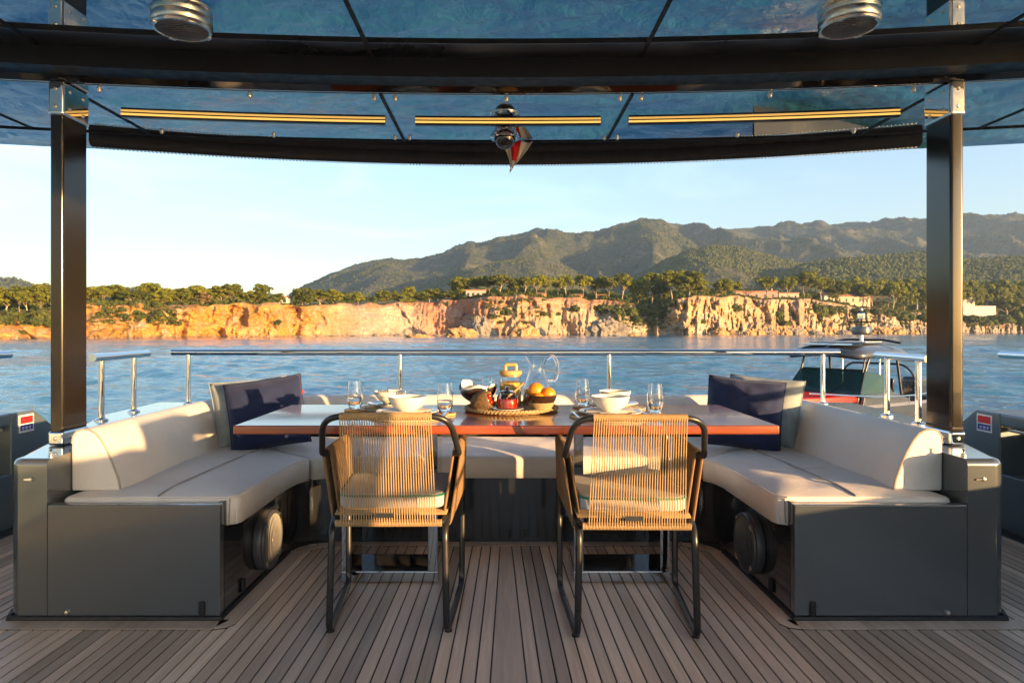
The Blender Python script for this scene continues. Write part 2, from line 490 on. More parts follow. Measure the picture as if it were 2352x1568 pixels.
for a, b in zip(XL[:-1], XL[1:]):
    MB().prism(strip(a+G, b-G, 2.998, 3.722, 12), 2.15, 2.166).build("ceiling_panel", M['ceiling'], ceiling, bevel=0.002, seg=2)
for s in (-1, 1):
    x0, x1 = sorted((s*2.02, s*3.24))
    MB().prism(strip(x0, x1, 3.737, 4.10, 12), 2.149, 2.166).build("roof_edge_panel", M['ceiling'], ceiling)
# seam gaskets
for x in XS[1:-1]:
    MB().box(x-0.008, x+0.008, -0.87, ay(2.835, x), 2.2465, 2.2495).build("gasket", M['rubber'], ceiling)
for x in XL[1:-1]:
    MB().box(x-0.008, x+0.008, ay(3.0, x), ay(3.72, x), 2.1465, 2.1495).build("gasket", M['rubber'], ceiling)
fr = []
for i in range(41):
    x = -3.24 + 6.48*i/40
    fr.append((Vector((x, ay(0, x), 0)), Vector((0, 1, 0)), Vector((0, 0, 1))))
beam = MB().sweep([(2.842, 2.2495), (2.842, 2.262), (3.0, 2.262), (3.0, 2.1655), (2.984, 2.15), (2.968, 2.148), (2.958, 2.153)], fr).build("overhead_beam", M['lacquer'], ceiling, sharp=30)
MB().sweep([(3.724, 2.1435), (3.724, 2.15), (3.735, 2.15), (3.735, 2.1435)], fr).build("edge_gasket", M['rubber'], ceiling)
# raised slim trims under the aft soffit, their front faces towards the bow
for (xa, xb, sk) in ((-1.86, -0.605, 0.05), (-0.455, 0.475, 0.0), (0.615, 1.90, -0.05)):
    f2 = []
    for i in range(17):
        x = xa + (xb-xa)*i/16
        f2.append((Vector((x, ay(3.36, x), 2.15)), Vector((0, 1, 0)), Vector((0, 0, 1))))
    tr = MB().sweep([(0.002, -0.001), (0.002, -0.021), (0.004, -0.024), (0.022, -0.024), (0.024, -0.02), (0.024, -0.001)], f2).build("led_housing", M['graphite_dark'], ceiling, sharp=25)
    MB().sweep([(0.0015, -0.003), (-0.0005, -0.005), (-0.0005, -0.0125), (0.0015, -0.0135)], f2).build("led_diffuser", M['led'], tr, sharp=25)
# dome screws in the aft soffit
scr = MB().lathe([(0, -0.016), (0.004, -0.0155), (0.0085, -0.012), (0.0095, -0.008), (0.0095, -0.004), (0.013, -0.003), (0.013, 0.0)], (0,0,0), 12).build("dome_screw", M['brushed'], ceiling)
spots = [(x, 3.045) for x in (-1.78, -1.15, -0.60, -0.505, 0.0, 0.515, 0.61, 1.18, 1.78)] + [(x, 3.665) for x in (-1.82, -1.25, -0.605, -0.525, 0.54, 0.61, 1.25, 1.84)]
for i, (x, y) in enumerate(spots):
    o = scr if i == 0 else scr.copy()
    if i: col.objects.link(o)
    o.location = (x, ay(y, x), 2.1505)

# ---- carbon posts with stainless sockets
def post(s, label):
    e = empty("roof_post", (s*1.902, 2.905, 0.61), 0, label, "post", "carbon posts carrying the roof")
    MB().box(-0.028, 0.028, -0.085, 0.085, 0.004, 1.54).build("shaft", M['carbon'], e, bevel=0.011, seg=4)
    for (z0, z1, nm) in ((0.001, 0.062, "base_socket"), (1.395, 1.539, "head_socket")):
        so = MB().box(-0.034, 0.034, -0.091, 0.091, z0, z1).build(nm, M['chrome'], e, bevel=0.012, seg=4)
        for zz in ((z0+0.035, z1-0.035) if z1 > 1 else (z0+0.031,)):
            for q in range(3):
                sc = MB().lathe([(0, 0.004), (0.004, 0.0045), (0.008, 0.002), (0.0085, 0)], (0, 0, 0), 10)
                if q < 2: sc.v = [(-s*(0.034+z), (-0.045, 0.045)[q]+x, zz+y) for x, y, z in sc.v]
                else: sc.v = [(x, -0.091-z, zz+y) for x, y, z in sc.v]
                sc.build("screw", M['brushed'], so)
    MB().box(-0.029, 0.029, -0.086, 0.086, 0.0625, 0.085).build("base_gasket", M['rubber'], e, bevel=0.01)
post(-1, "black carbon roof post at the port sofa corner, left of the picture")
post(1, "black carbon roof post at the starboard sofa corner, right of the picture")

# ---- rolled sun blind under the roof edge
bl = empty("roller_blind", (0, 4.02, 2.05), 0, "rolled black canvas sun blind hung under the aft roof edge", "blind")
def by(x): return -x*x/12.6
def bframes(x0, x1, n=60):
    return [(Vector((x0+(x1-x0)*i/n, by(x0+(x1-x0)*i/n), 0)), Vector((0, 1, 0)), Vector((0, 0, 1))) for i in range(n+1)]
mb = MB(); prof = [(0.052*math.cos(2*PI*k/20), 0.155+0.052*math.sin(2*PI*k/20)) for k in range(20)]
mb.sweep(prof, bframes(-2.34, 2.34, 160))
vv = np.array(mb.v); nn = noise3(vv[:,0]*9, vv[:,1]*40, vv[:,2]*14)*0.005 + noise3(vv[:,0]*34, vv[:,1]*30, vv[:,2]*9)*0.003
dy, dz = vv[:,1] + vv[:,0]**2/12.6, vv[:,2]-0.155
ln = np.maximum(np.hypot(dy, dz), 1e-6); vv[:,1] += dy/ln*nn; vv[:,2] += dz/ln*nn
mb.v = [tuple(p) for p in vv]
mb.build("canvas_roll", M['canvas'], bl)
MB().sweep([(-0.030, 0.120), (-0.008, 0.108), (0.030, 0.110), (0.036, 0.07), (0.026, 0.048), (0.0, 0.040), (-0.022, 0.046), (-0.034, 0.066)], bframes(-2.24, 2.24)).build("hem_bar", M['canvas'], bl, sharp=50)
zp = MB()
for i in range(240):
    x = -2.22 + 4.44*i/239
    zp.box(x-0.0035, x+0.0035, by(x)-0.016, by(x)+0.012, 0.034, 0.0385)
zo = zp.build("zip_teeth", M['brushed'], bl, smooth=False); zo["kind"] = "stuff"
for x in (-1.80, -0.02, 1.78):
    MB().prism([(-0.066, 0.235), (-0.066, 0.13), (-0.060, 0.122), (-0.056, 0.13), (-0.056, 0.229), (0.05, 0.229), (0.05, 0.235)], x-0.03, x+0.03, plane='yz').move(Matrix.Translation((0, by(x), 0))).build("bracket", M['plastic'], bl, smooth=False)

# ---- dome camera and pennant
dc = empty("dome_camera", (-0.004, 3.45, 2.0), 0, "black glass security camera dome hanging from the aft soffit", "camera")
MB().lathe([(0.052, 0.149), (0.055, 0.128), (0.062, 0.12), (0.075, 0.098), (0.0775, 0.088), (0.074, 0.083), (0.058, 0.087), (0.054, 0.09)], n=36).build("mount", M['chrome'], dc)
MB().lathe([(0.0, 0.149), (0.05, 0.149), (0.05, 0.1)], n=24).build("neck", M['lacquer'], dc)
MB().lathe([(0.0, 0.032)] + [(0.055*math.sin(R(a)), 0.087-0.055*math.cos(R(a))) for a in range(8, 91, 7)], n=36).build("lens_dome", M['lacquer'], dc)
pn = empty("pennant", (0.075, 3.735, 1.985), 0, "red pennant with a cream border drooping from the roof edge", "flag")
def cloth(us, col_f, name, mt, off=0.0):
    mb = MB(); n, m = 18, 14
    vs, fs = [], []
    for j in range(m+1):
        v = j/m
        for i in range(n+1):
            u = us[0] + (us[1]-us[0])*i/n
            x0 = -0.082 + 0.03*v; x1 = 0.088 - 0.145*v
            x = x0 + (x1-x0)*u + 0.02*math.sin(v*2.2)
            z = 0.158*(1-v) - 0.015*math.sin(u*PI)*v
            y = 0.012*math.sin(u*9+v*2) + 0.008*math.sin(u*17-v*3) + off
            vs.append((x-0.012, y-0.03, z))
    for j in range(m):
        for i in range(n):
            a = j*(n+1)+i
            fs.append((a, a+1, a+n+2, a+n+1))
    if col_f: fs = [f for f in fs if col_f(f, n)]
    mb.add(vs, fs); o = mb.build(name, mt, pn, sharp=180); o.modifiers.new("t", 'SOLIDIFY').thickness = 0.0015
    return o
cloth((0, 1), None, "cloth", M['flag_white'])
cloth((0.24, 0.62), lambda f, n: f[0]//(n+1) < 9, "red_field", M['flag_red'], -0.0035)

# ================================================================== THE SOFA
sofa = empty("built_in_sofa", (0, 3.4, 0), 0, "U-shaped cream leather sofa in a graphite coaming around the table", "sofa")
def S(mb, *a, **k):
    o = mb.move(Matrix.Translation((0, -3.4, 0))).build(*a, parent=sofa, **k); return o
outl = [(-1.743, 2.53)] + [(-1.846+0.05*math.cos(R(a)), 2.58+0.05*math.sin(R(a))) for a in (270, 250, 230, 210, 190, 170)] + [(-2.27, 3.66), (-2.34, 3.85), (-2.36, 4.55)]
outl[1] = (-1.846, 2.53)
outr = [(-x, y) for x, y in outl[::-1]]
ring = outl + outr + [(1.743, 4.29), (-1.743, 4.29)]
mb = MB().prism(ring, 0.0, 0.61).move(Matrix.Translation((0, -3.4, 0)))
me = bpy.data.meshes.new("coaming"); me.from_pydata(mb.v, [], mb.f)
bm = bmesh.new(); bm.from_mesh(me); bmesh.ops.recalc_face_normals(bm, faces=bm.faces)
es = [e for e in bm.edges if all(abs(v.co.z-0.61) < 1e-5 for v in e.verts)]
es = [e for e in es if not all(abs(abs(v.co.x)-1.743) < 1e-4 for v in e.verts)]
bmesh.ops.bevel(bm, geom=es, offset=0.026, segments=5, profile=0.5, affect='EDGES')
for f in bm.faces: f.smooth = True
bm.to_mesh(me); bm.free(); me.set_sharp_from_angle(angle=R(40)); me.materials.append(M['graphite'])
o = bpy.data.objects.new("coaming", me); col.objects.link(o); o.parent = sofa
md = o.modifiers.new("normals", 'WEIGHTED_NORMAL'); md.keep_sharp = True
inner = [(-1.088, 2.57), (-1.075, 3.29)] + arc(-0.905, 3.29, 0.17, 180, 90, 8)[1:] + arc(0.905, 3.29, 0.17, 90, 0, 8) + [(1.088, 2.57)]
base_poly = [(-1.74, 2.57)] + inner + [(1.74, 2.57), (1.74, 4.285), (-1.74, 4.285)]
S(MB().prism(base_poly, 0.0, 0.338), "seat_base", M['graphite_dark'])
for s in (-1, 1):
    pl = [(s*1.7425, 0.0), (s*1.088, 0.0), (s*1.088, 0.437), (s*1.7425, 0.437)]
    mb = MB().prism(pl if s < 0 else pl[::-1], 2.53, 2.568, plane='xz')
    S(mb, "front_panel", M['graphite'], bevel=0.0035, seg=3)
    # dark return of the panel at the inner corner
    S(MB().box(min(s*1.092, s*1.115), max(s*1.092, s*1.115), 2.5685, 2.605, 0.3385, 0.437), "panel_return", M['graphite_dark'], bevel=0.002)
    # fillet bead along the deck
    S(MB().tube([(s*1.92, 2.60, 0.008), (s*1.89, 2.53, 0.008), (s*1.085, 2.527, 0.008), (s*1.072, 3.29, 0.008)], 0.012, 8), "base_bead", M['rubber'])
    # small fittings
    for (x, z) in ((1.155, 0.045),):
        S(MB().box(s*x-0.011, s*x+0.011, 2.521, 2.531, z-0.028, z+0.028), "drain_clip", M['black'], bevel=0.004)
        S(MB().box(s*1.0785-0.006, s*1.0785+0.006, 2.72, 2.745, 0.03, 0.085), "drain_clip", M['black'], bevel=0.004)
    k = MB().lathe([(0, 0.012), (0.007, 0.010), (0.009, 0.0)], n=12).move(Matrix.Rotation(R(90), 4, 'X'))
    k.v = [(x+s*1.665, y+2.531, z+0.032) for x, y, z in k.v]; S(k, "courtesy_light", M['brushed'])
    k = MB().lathe([(0, 0.010), (0.006, 0.009), (0.008, 0.0)], n=12).add([(-0.028, -0.004, 0.004), (0.0, -0.005, 0.007), (0.0, 0.005, 0.007), (-0.028, 0.002, 0.004)], [(0, 1, 2, 3)]).move(Matrix.Rotation(R(90), 4, 'X'))
    k.v = [(x+s*1.80, y+2.529, z+0.535) for x, y, z in k.v]; S(k, "latch", M['brushed'])
    S(MB().lathe([(0.010, 0.0), (0.010, 0.006), (0.004, 0.009), (0.004, 0.02), (0.0065, 0.024), (0, 0.027)], (s*1.775, 2.60, 0.611), 12), "deck_stud", M['brushed'])
for x in (-0.62, 0.02, 0.10):
    S(MB().box(x-0.008, x+0.008, 3.448, 3.462, 0.03, 0.075), "drain_clip", M['black'], bevel=0.003)
S(MB().box(0.36, 0.62, 3.445, 3.462, 0.05, 0.15), "vent_panel", M['black'], bevel=0.004)

def soft_prism(poly, z0, z1, name, bev=0.022, seg=4, seamp=None):
    """cushion: prism with generously rounded edges, its top subdivided, swollen and creased"""
    me = bpy.data.meshes.new(name)
    mb = MB().prism(poly, z0, z1).move(Matrix.Translation((0, -3.4, 0)))
    me.from_pydata(mb.v, [], mb.f)
    bm = bmesh.new(); bm.from_mesh(me); bmesh.ops.recalc_face_normals(bm, faces=bm.faces)
    es = [e for e in bm.edges if e.calc_face_angle(0) > R(20) and not (abs(e.verts[0].co.z-z0) < 1e-5 and abs(e.verts[1].co.z-z0) < 1e-5)]
    bmesh.ops.bevel(bm, geom=es, offset=bev, segments=seg, profile=0.5, affect='EDGES', clamp_overlap=True)
    bmesh.ops.triangulate(bm, faces=[f for f in bm.faces if len(f.verts) > 4])
    for _ in range(5):
        le = [e for e in bm.edges if e.calc_length() > 0.05 and min(v.co.z for v in e.verts) > z1-0.001]
        if not le: break
        bmesh.ops.subdivide_edges(bm, edges=le, cuts=1, use_grid_fill=False)
        bmesh.ops.triangulate(bm, faces=[f for f in bm.faces if len(f.verts) > 4])
    pts = [Vector((p[0], p[1]-3.4)) for p in poly]
    for v in bm.verts:
        if v.co.z > z1-0.001:
            dmin = 9
            for i in range(len(pts)):
                a, b2 = pts[i], pts[(i+1) % len(pts)]
                ab = b2-a; tt = max(0, min(1, (Vector(v.co.xy)-a).dot(ab)/max(ab.length_squared, 1e-9)))
                dmin = min(dmin, (Vector(v.co.xy)-(a+ab*tt)).length)
            sw = min(1.0, max(0, dmin-bev)/0.12)
            v.co.z += 0.012*sw*(2-sw) + 0.006*sw*float(noise3(v.co.x*7, v.co.y*5, 3.0)) + 0.0035*sw*float(noise3(v.co.x*19+v.co.y*6, v.co.y*11, 9.0))
    for f in bm.faces: f.smooth = True
    bm.to_mesh(me); bm.free(); me.materials.append(M['leather'])
    o = bpy.data.objects.new(name, me); col.objects.link(o); o.parent = sofa
    return o
CT = 0.452
for s in (-1, 1):
    pl = [(s*1.725, 2.588), (s*1.075, 2.60), (s*1.048, 2.63), (s*1.042, 3.20), (s*1.026, 3.30), (s*0.985, 3.37), (s*1.70, 4.06)]
    soft_prism(pl if s < 0 else pl[::-1], 0.341, CT, "seat_cushion")
    S(MB().tube([(s*1.70, 2.592, CT-0.004), (s*1.09, 2.602, CT-0.004), (s*1.056, 2.64, CT-0.004), (s*1.046, 3.19, CT-0.004), (s*1.030, 3.29, CT-0.004), (s*0.995, 3.362, CT-0.004)], 0.0034, 6), "edge_piping", M['leather'])
    S(MB().tube([(s*1.08, 2.603, CT-0.008), (s*1.080, 2.600, 0.40), (s*1.084, 2.602, 0.348)], 0.0026, 6), "corner_seam", M['piping'])
    S(MB().tube([(s*1.05, 3.02, CT-0.006), (s*1.2, 3.05, CT+0.0105), (s*1.34, 3.08, CT+0.0122), (s*1.5, 3.10, CT+0.0115)], 0.0022, 6), "cross_seam", M['leather'])
    # seam along the cushion
    S(MB().tube([(s*1.36, 2.605, CT+0.001), (s*1.355, 2.66, CT+0.010), (s*1.35, 2.75, CT+0.0155), (s*1.33, 3.2, CT+0.0165), (s*1.30, 3.62, CT+0.0145)], 0.0034, 6), "seam", M['piping'])
af = [(-0.972, 3.378), (-0.92, 3.412), (-0.85, 3.424), (0.85, 3.424), (0.92, 3.412), (0.972, 3.378), (1.62, 4.02), (1.62, 4.07), (-1.62, 4.07), (-1.62, 4.02)]
soft_prism(af, 0.341, CT, "seat_cushion")
sp = [(-1.742, 0.456), (-1.548, 0.456), (-1.556, 0.50), (-1.578, 0.56), (-1.602, 0.615), (-1.628, 0.66), (-1.65, 0.686), (-1.675, 0.699), (-1.70, 0.702), (-1.725, 0.694), (-1.739, 0.674), (-1.743, 0.645)]
def pipe_loop(pr, pos, axis):
    return [((p[0], pos, p[1]) if axis == 'y' else (pos, p[0], p[1])) for p in pr]
for s in (-1, 1):
    pr = [(s*abs(x), z) for x, z in sp]
    b = S(MB().prism(pr if s < 0 else pr[::-1], 2.672, 4.27, plane='xz'), "backrest", M['leather'], bevel=0.009, seg=3)
    pp = MB().tube([(x, y-3.4, z) for x, y, z in pipe_loop([(s*abs(a)*0.9995, c) for a, c in sp[1:]], 2.676, 'y')], 0.0042, 6)
    pp.build("piping", M['piping'], b)
ap = [(4.272, 0.468), (4.06, 0.468), (4.07, 0.52), (4.098, 0.59), (4.125, 0.645), (4.155, 0.68), (4.19, 0.693), (4.23, 0.688), (4.262, 0.665)]
S(MB().prism(ap[::-1], -1.60, 1.60, plane='yz'), "backrest", M['leather'], bevel=0.008, seg=3)

# ---- loudspeakers
def speaker(name, loc, rot, label, r=0.104, depth=0.042, hm='brushed'):
    e = empty(name, loc, 0, label, "speaker", "round marine loudspeakers"); e.rotation_euler = rot
    MB().lathe([(r*1.0, 0.0), (r*1.02, 0.01), (r*1.02, depth*0.55), (r*0.99, depth*0.72), (r*0.90, depth*0.8), (0, depth*0.8)], n=40).build("housing", M[hm], e)
    MB().lathe([(r*0.985, depth*0.70), (r*1.0, depth*0.86), (r*0.965, depth*1.02), (r*0.90, depth*1.05), (r*0.86, depth*0.98), (r*0.86, depth*0.82)], n=40).build("bezel", M[hm], e)
    g = MB()
    n = 15
    for i in range(n):
        y = -r*0.82 + 2*r*0.82*i/(n-1)
        h = math.sqrt(max(1e-6, (r*0.86)**2 - y*y))
        dz = lambda x: depth*0.98 + 0.012*(1 - (x*x+y*y)/(r*0.86)**2)
        g.tube([(x, y, dz(x)) for x in np.linspace(-h, h, 7)], 0.0028, 5)
    g.build("grille", M['grille' if hm == 'brushed' else 'plastic'], e)
    MB().lathe([(0, depth*1.22), (r*0.12, depth*1.21), (r*0.24, depth*1.17), (r*0.26, depth*1.10), (0.0, depth*1.1)], n=24).build("dust_cap", M['grille'], e)
    for k in range(4):
        a = R(45+90*k)
        MB().box(-0.013, 0.013, -0.008, 0.008, depth*0.99, depth*1.10).move(Matrix.Rotation(a, 4, 'Z') @ Matrix.Translation((0, r*0.93, 0))).build("clip", M['brushed'], e, bevel=0.002)
    return e
speaker("loudspeaker", (-1.205, 2.475, 2.2495), (PI, 0, 0), "round loudspeaker in the overhead above the port seat")
speaker("loudspeaker", (1.255, 2.455, 2.2495), (PI, 0, 0), "round loudspeaker in the overhead above the starboard seat")
speaker("loudspeaker", (-1.0815, 2.97, 0.172), (0, R(90), 0), "sunlit round loudspeaker set in the port sofa base", 0.128, 0.046, 'plastic')
speaker("loudspeaker", (1.0815, 2.92, 0.172), (0, R(-90), 0), "shaded round loudspeaker set in the starboard sofa base", 0.128, 0.046, 'plastic')

# ---- stainless rails
def cut_end(mb, n, ring, k):
    for q in range(ring*n, ring*n+n):
        x, y, z = mb.v[q]; mb.v[q] = (x, y + k*(x - (sum(mb.v[j][0] for j in range(ring*n, ring*n+n))/n)), z)
def rail(name, pts, posts, zb, label, r=0.021, group="stainless stern rails"):
    e = empty(name, (posts[0][0], posts[0][1], zb), 0, label, "railing", group)
    o = Vector(e.location)
    MB().tube([Vector(p)-o for p in pts], r, 14).build("handrail", M['chrome'], e)
    for (x, y) in posts:
        ztop = min(pts, key=lambda p: (p[0]-x)**2+(p[1]-y)**2)[2]
        MB().tube([Vector((x, y, zb))-o, Vector((x, y, ztop-0.005))-o], 0.0155, 12).build("stanchion", M['chrome'], e)
        MB().lathe([(0.034, 0.0), (0.034, 0.006), (0.026, 0.012), (0.017, 0.016), (0.016, 0.03)], (x-o.x, y-o.y, zb-o.z), 18).build("flange", M['chrome'], e)
    return e
zr = 0.952
rail("stern_rail", [(-2.19, 4.40, zr), (-2.0, 4.40, zr), (0, 4.40, zr), (2.0, 4.40, zr), (2.20, 4.40, zr)], [(-2.085, 4.40), (-0.69, 4.40), (0.686, 4.40), (2.093, 4.40)], 0.611, "long straight stainless handrail across the stern behind the table")
rail("stern_rail", [(-2.165, 3.50, zr), (-2.23, 4.17, zr)], [(-2.178, 3.60), (-2.213, 3.98)], 0.611, "short stainless handrail on the coaming beside the port carbon post")
rail("stern_rail", [(2.125, 3.36, zr), (2.17, 3.90, zr)], [(2.130, 3.45), (2.158, 3.78)], 0.611, "short stainless handrail on the coaming in front of the tender")

# ---- side bulwarks with an open mooring port
for s, nm in ((-1, "port bulwark at the picture's left edge"), (1, "starboard bulwark at the picture's right edge")):
    e = empty("side_bulwark", (s*2.75, 3.0, 0), 0, "blue-grey painted %s with a small red and blue label" % nm, "bulwark", "side bulwarks")
    def W(y0, y1, z0, z1, t0, t1, name, mt, bv=0.008):
        a, b = sorted((s*t0, s*t1))
        return MB().box(a, b, y0-3.0, y1-3.0, z0, z1).build(name, mt, e, bevel=bv)
    W(-4.0, 2.95, 0.0, 0.635, 0.0, 0.30, "forward_wall", M['seawall'], 0.02)
    W(2.9505, 3.72, 0.0, 0.30, 0.0, 0.30, "port_sill", M['seawall'], 0.006)
    W(2.9505, 3.72, 0.565, 0.635, 0.0, 0.30, "port_lintel", M['seawall'], 0.012)
    W(2.9505, 3.70, 0.535, 0.555, 0.03, 0.07, "slide_bar", M['brushed'], 0.006)
    W(2.97, 3.70, 0.3005, 0.53, 0.20, 0.22, "port_grille", M['black'], 0.002)
    ap2 = [(0.7205, 0.0), (1.45, 0.0), (1.45, 0.24), (0.93, 0.62), (0.905, 0.635), (0.7205, 0.635)]
    a, b = sorted((0.0, s*0.30))
    MB().prism(ap2, a, b, plane='yz').build("aft_wall", M['seawall'], e, bevel=0.01)
    lb = MB().box(*sorted((-s*0.0005, -s*0.0025)), 0.775, 0.895, 0.515, 0.615).build("label", M['label_white'], e, smooth=False)
    MB().box(*sorted((-s*0.003, -s*0.0040)), 0.785, 0.885, 0.565, 0.605).build("red_field", M['label_red'], lb, smooth=False)
    MB().box(*sorted((-s*0.003, -s*0.0040)), 0.785, 0.885, 0.525, 0.558).build("blue_field", M['label_blue'], lb, smooth=False)
    tx = MB()
    for i, (ya, yb) in enumerate(((0.795, 0.812), (0.82, 0.842), (0.85, 0.868))):
        tx.box(*sorted((-s*0.0045, -s*0.0052)), ya, yb, 0.540, 0.546)
        tx.box(*sorted((-s*0.0045, -s*0.0052)), ya+0.004, yb-0.002, 0.531, 0.535)
    tx.build("lettering", M['label_white'], lb, smooth=False)
    rail("side_rail", [(s*2.90, -3.9, 0.955), (s*2.90, 0.0, 0.955), (s*2.90, 3.91, 0.955)], [(s*2.90, -2.2), (s*2.90, -0.2), (s*2.90, 1.8), (s*2.90, 3.55)], 0.636, "stainless handrail along the top of the %s" % nm, group="side rails")

# ---- added blocks, unseen behind the camera, shading the port sofa from the sun
for (x0, x1, y0, y1, h, lb) in ((1.60, 2.10, -2.0, -0.03, 1.04, "long low dark block added on the starboard side to shade the port sofa"), (1.72, 1.86, -0.02, 0.32, 1.15, "narrow tall dark block added on the starboard side to shade the port backrest")):
    xc, yc = (x0+x1)/2, (y0+y1)/2
    e = empty("sun_blocker", (xc, yc, 0.004), 0, lb, "blocker", "added sun blockers behind the camera")
    MB().box(x0-xc, x1-xc, y0-yc, y1-yc, 0.0, h-0.04).build("blocker_body", M['graphite_dark'], e, bevel=0.005)
    MB().box(x0-xc-0.01, x1-xc+0.01, y0-yc, y1-yc, h-0.0395, h).build("blocker_cap", M['mahogany'], e, bevel=0.006)
# ================================================================== TABLE
TZ = 0.74
tb = empty("dining_table", (-0.004, 2.865, 0), 0, "long varnished mahogany dining table laid for breakfast", "table")
MB().box(-1.028, 1.028, -0.353, 0.353, TZ-0.034, TZ).build("table_top", M['mahogany'], tb, bevel=0.006, seg=3)
MB().box(-0.30, 0.30, -0.3538, -0.3532, TZ-0.034, TZ-0.004).build("edge_joint", M['mahogany'], tb, smooth=False) if False else None
for s in (-1, 1):
    pd = MB().box(-0.21, 0.21, -0.115, 0.115, 0.0, 0.046).build("pedestal_foot", M['mirror'], tb, bevel=0.003, seg=2)
    pd.location = (s*0.505, 0.155, 0.004)
    for q in (-1, 1):
        up = MB().box(-0.021, 0.021, -0.115, 0.115, 0.0505, TZ-0.0345).build("upright", M['mirror'], tb, bevel=0.003, seg=2)
        up.location = (s*0.505+q*0.188, 0.155, 0)
    MB().box(-0.166, 0.166, -0.10, 0.10, TZ-0.06, TZ-0.0345).move(Matrix.Translation((s*0.505, 0.155, 0))).build("bearer", M['graphite_dark'], tb, bevel=0.003)
for x in (-0.155, 0.165):
    MB().lathe([(0, 0), (0.017, 0.001), (0.019, 0.006), (0.017, 0.018), (0.010, 0.02), (0.009, 0.032), (0.015, 0.034), (0.015, 0.042)], (x, -0.08, TZ-0.0765), 18).build("clamp_knob", M['bronze'], tb)

# ================================================================== CHAIRS
def chair(loc, rz, label):
    e = empty("rope_armchair", loc, rz, label, "chair", "rope armchairs at the table")
    rt = 0.0125
    # each side: one bent tube, foot runner included
    for s in (-1, 1):
        pts = [(s*0.242, 0.18, 0.632), (s*0.246, 0.237, 0.62), (s*0.244, 0.238, 0.30), (s*0.242, 0.235, rt), (s*0.211, -0.235, rt), (s*0.203, -0.222, 0.385), (s*0.21, -0.12, 0.405), (s*0.240, 0.225, 0.42)]
        MB().tube(fillet(pts, [0, 0.03, 0, 0.055, 0.05, 0.05, 0, 0], 6), rt, 12).build("sled_leg", M['blackmetal'], e)
        MB().tube([(s*0.244, 0.20, 0.632), (s*0.247, 0.0, 0.636), (s*0.242, -0.145, 0.638)], 0.013, 12).build("arm_tube", M['blackmetal'], e)
        MB().lathe([(0.0, 0.0), (0.014, 0.0), (0.014, 0.006)], (s*0.214, -0.2, 0.0005), 10).build("glide", M['rubber'], e)
        # cords of the arm panel, wound round arm tube and seat rail
        n = 34; mb = MB()
        for i in range(n):
            u = (i+0.5)/n
            yt = 0.215 - 0.355*u; yb = 0.215 - 0.36*u
            zb = 0.43 - 0.045*u
            xt = s*(0.246 - 0.004*u); xb = s*(0.238 - 0.034*u)
            w = 0.0049
            for off, ex in ((0.0145, 1), (-0.0145, -1)):
                pass
            mb.tube([(xt+s*0.014, yt, 0.636), (xb+s*0.014, yb, zb)], w, 6, caps=False)
            mb.tube([(xt-s*0.014, yt, 0.636), (xb-s*0.014, yb, zb)], w, 6, caps=False)
            lp = [(xt + s*0.0145*math.cos(R(a)), yt, 0.636 + 0.0165*math.sin(R(a))) for a in range(0, 181, 30)]
            mb.tube(lp, w, 6, caps=False)
            lp = [(xb + s*0.0145*math.cos(R(a)), yb, zb - 0.0165*math.sin(R(a))) for a in range(0, 181, 30)]
            mb.tube(lp, w, 6, caps=False)
        mb.build("arm_cords", M['cord_dark'], e)
    # back hoop
    hp = [(-0.243, -0.148, 0.636), (-0.252, -0.170, 0.640), (-0.222, -0.283, 0.792), (0.222, -0.283, 0.792), (0.252, -0.170, 0.640), (0.243, -0.148, 0.636)]
    MB().tube(fillet(hp, [0, 0.02, 0.075, 0.075, 0.02, 0], 8), 0.0112, 14).build("back_hoop", M['blackmetal'], e)
    # seat frame
    MB().tube(fillet([(-0.202, -0.16, 0.403), (-0.195, -0.215, 0.398), (0.195, -0.215, 0.398), (0.202, -0.16, 0.403)], 0.04, 5), 0.0100, 10).build("seat_rail", M['blackmetal'], e)
    MB().tube([(-0.238, 0.225, 0.42), (0.238, 0.225, 0.42)], 0.0125, 10).build("front_rail", M['blackmetal'], e)
    # winding on the top bar and along the seat rail
    mb = MB(); n = 78
    for i in range(n):
        x = -0.160 + 0.320*i/(n-1)
        mb.tube([(x, -0.283 + 0.0125*math.cos(a), 0.792 + 0.0125*math.sin(a)) for a in np.linspace(0, 2*PI, 11)[:-1]], 0.0021, 5, closed=True)
    mb.build("top_winding", M['cord'], e); mb = MB()
    for i in range(n):
        x = -0.19 + 0.38*i/(n-1)
        mb.tube([(x, -0.215 + 0.0115*math.cos(a), 0.398 + 0.0115*math.sin(a)) for a in np.linspace(0, 2*PI, 11)[:-1]], 0.0021, 5, closed=True)
    mb.build("rail_winding", M['cord'], e)
    mb = MB(); n = 38
    for i in range(n):
        u = i/(n-1)
        xt = -0.158 + 0.316*u; xb = -0.170 + 0.340*u
        jx = 0.0004*math.sin(i*5.1)
        mb.tube([(xt+(xb-xt)*k+jx*math.sin(k*PI), -0.2965 + 0.070*k + 0.006*math.sin(k*PI), 0.792 + (0.398-0.792)*k) for k in (0, 0.25, 0.5, 0.75, 1)], 0.0021, 6, caps=False)
    mb.build("back_cords", M['cord'], e)
    # seat webbing and pad
    mb = MB(); n = 42
    for i in range(n):
        y = -0.165 + 0.385*i/(n-1)
        mb.tube([(-0.205-0.035*i/(n-1), y, 0.418+0.02*i/(n-1)), (0.205+0.035*i/(n-1), y, 0.418+0.02*i/(n-1))], 0.0045, 5, caps=False)
    mb.build("seat_cords", M['cord'], e)
    def rr(w0, w1, d0, d1, r):
        return arc(w0-r, d0+r, r, -90, 0, 5) + arc(w1-r, d1-r, r, 0, 90, 5) + arc(-w1+r, d1-r, r, 90, 180, 5) + arc(-w0+r, d0+r, r, 180, 270, 5)
    pd = MB()
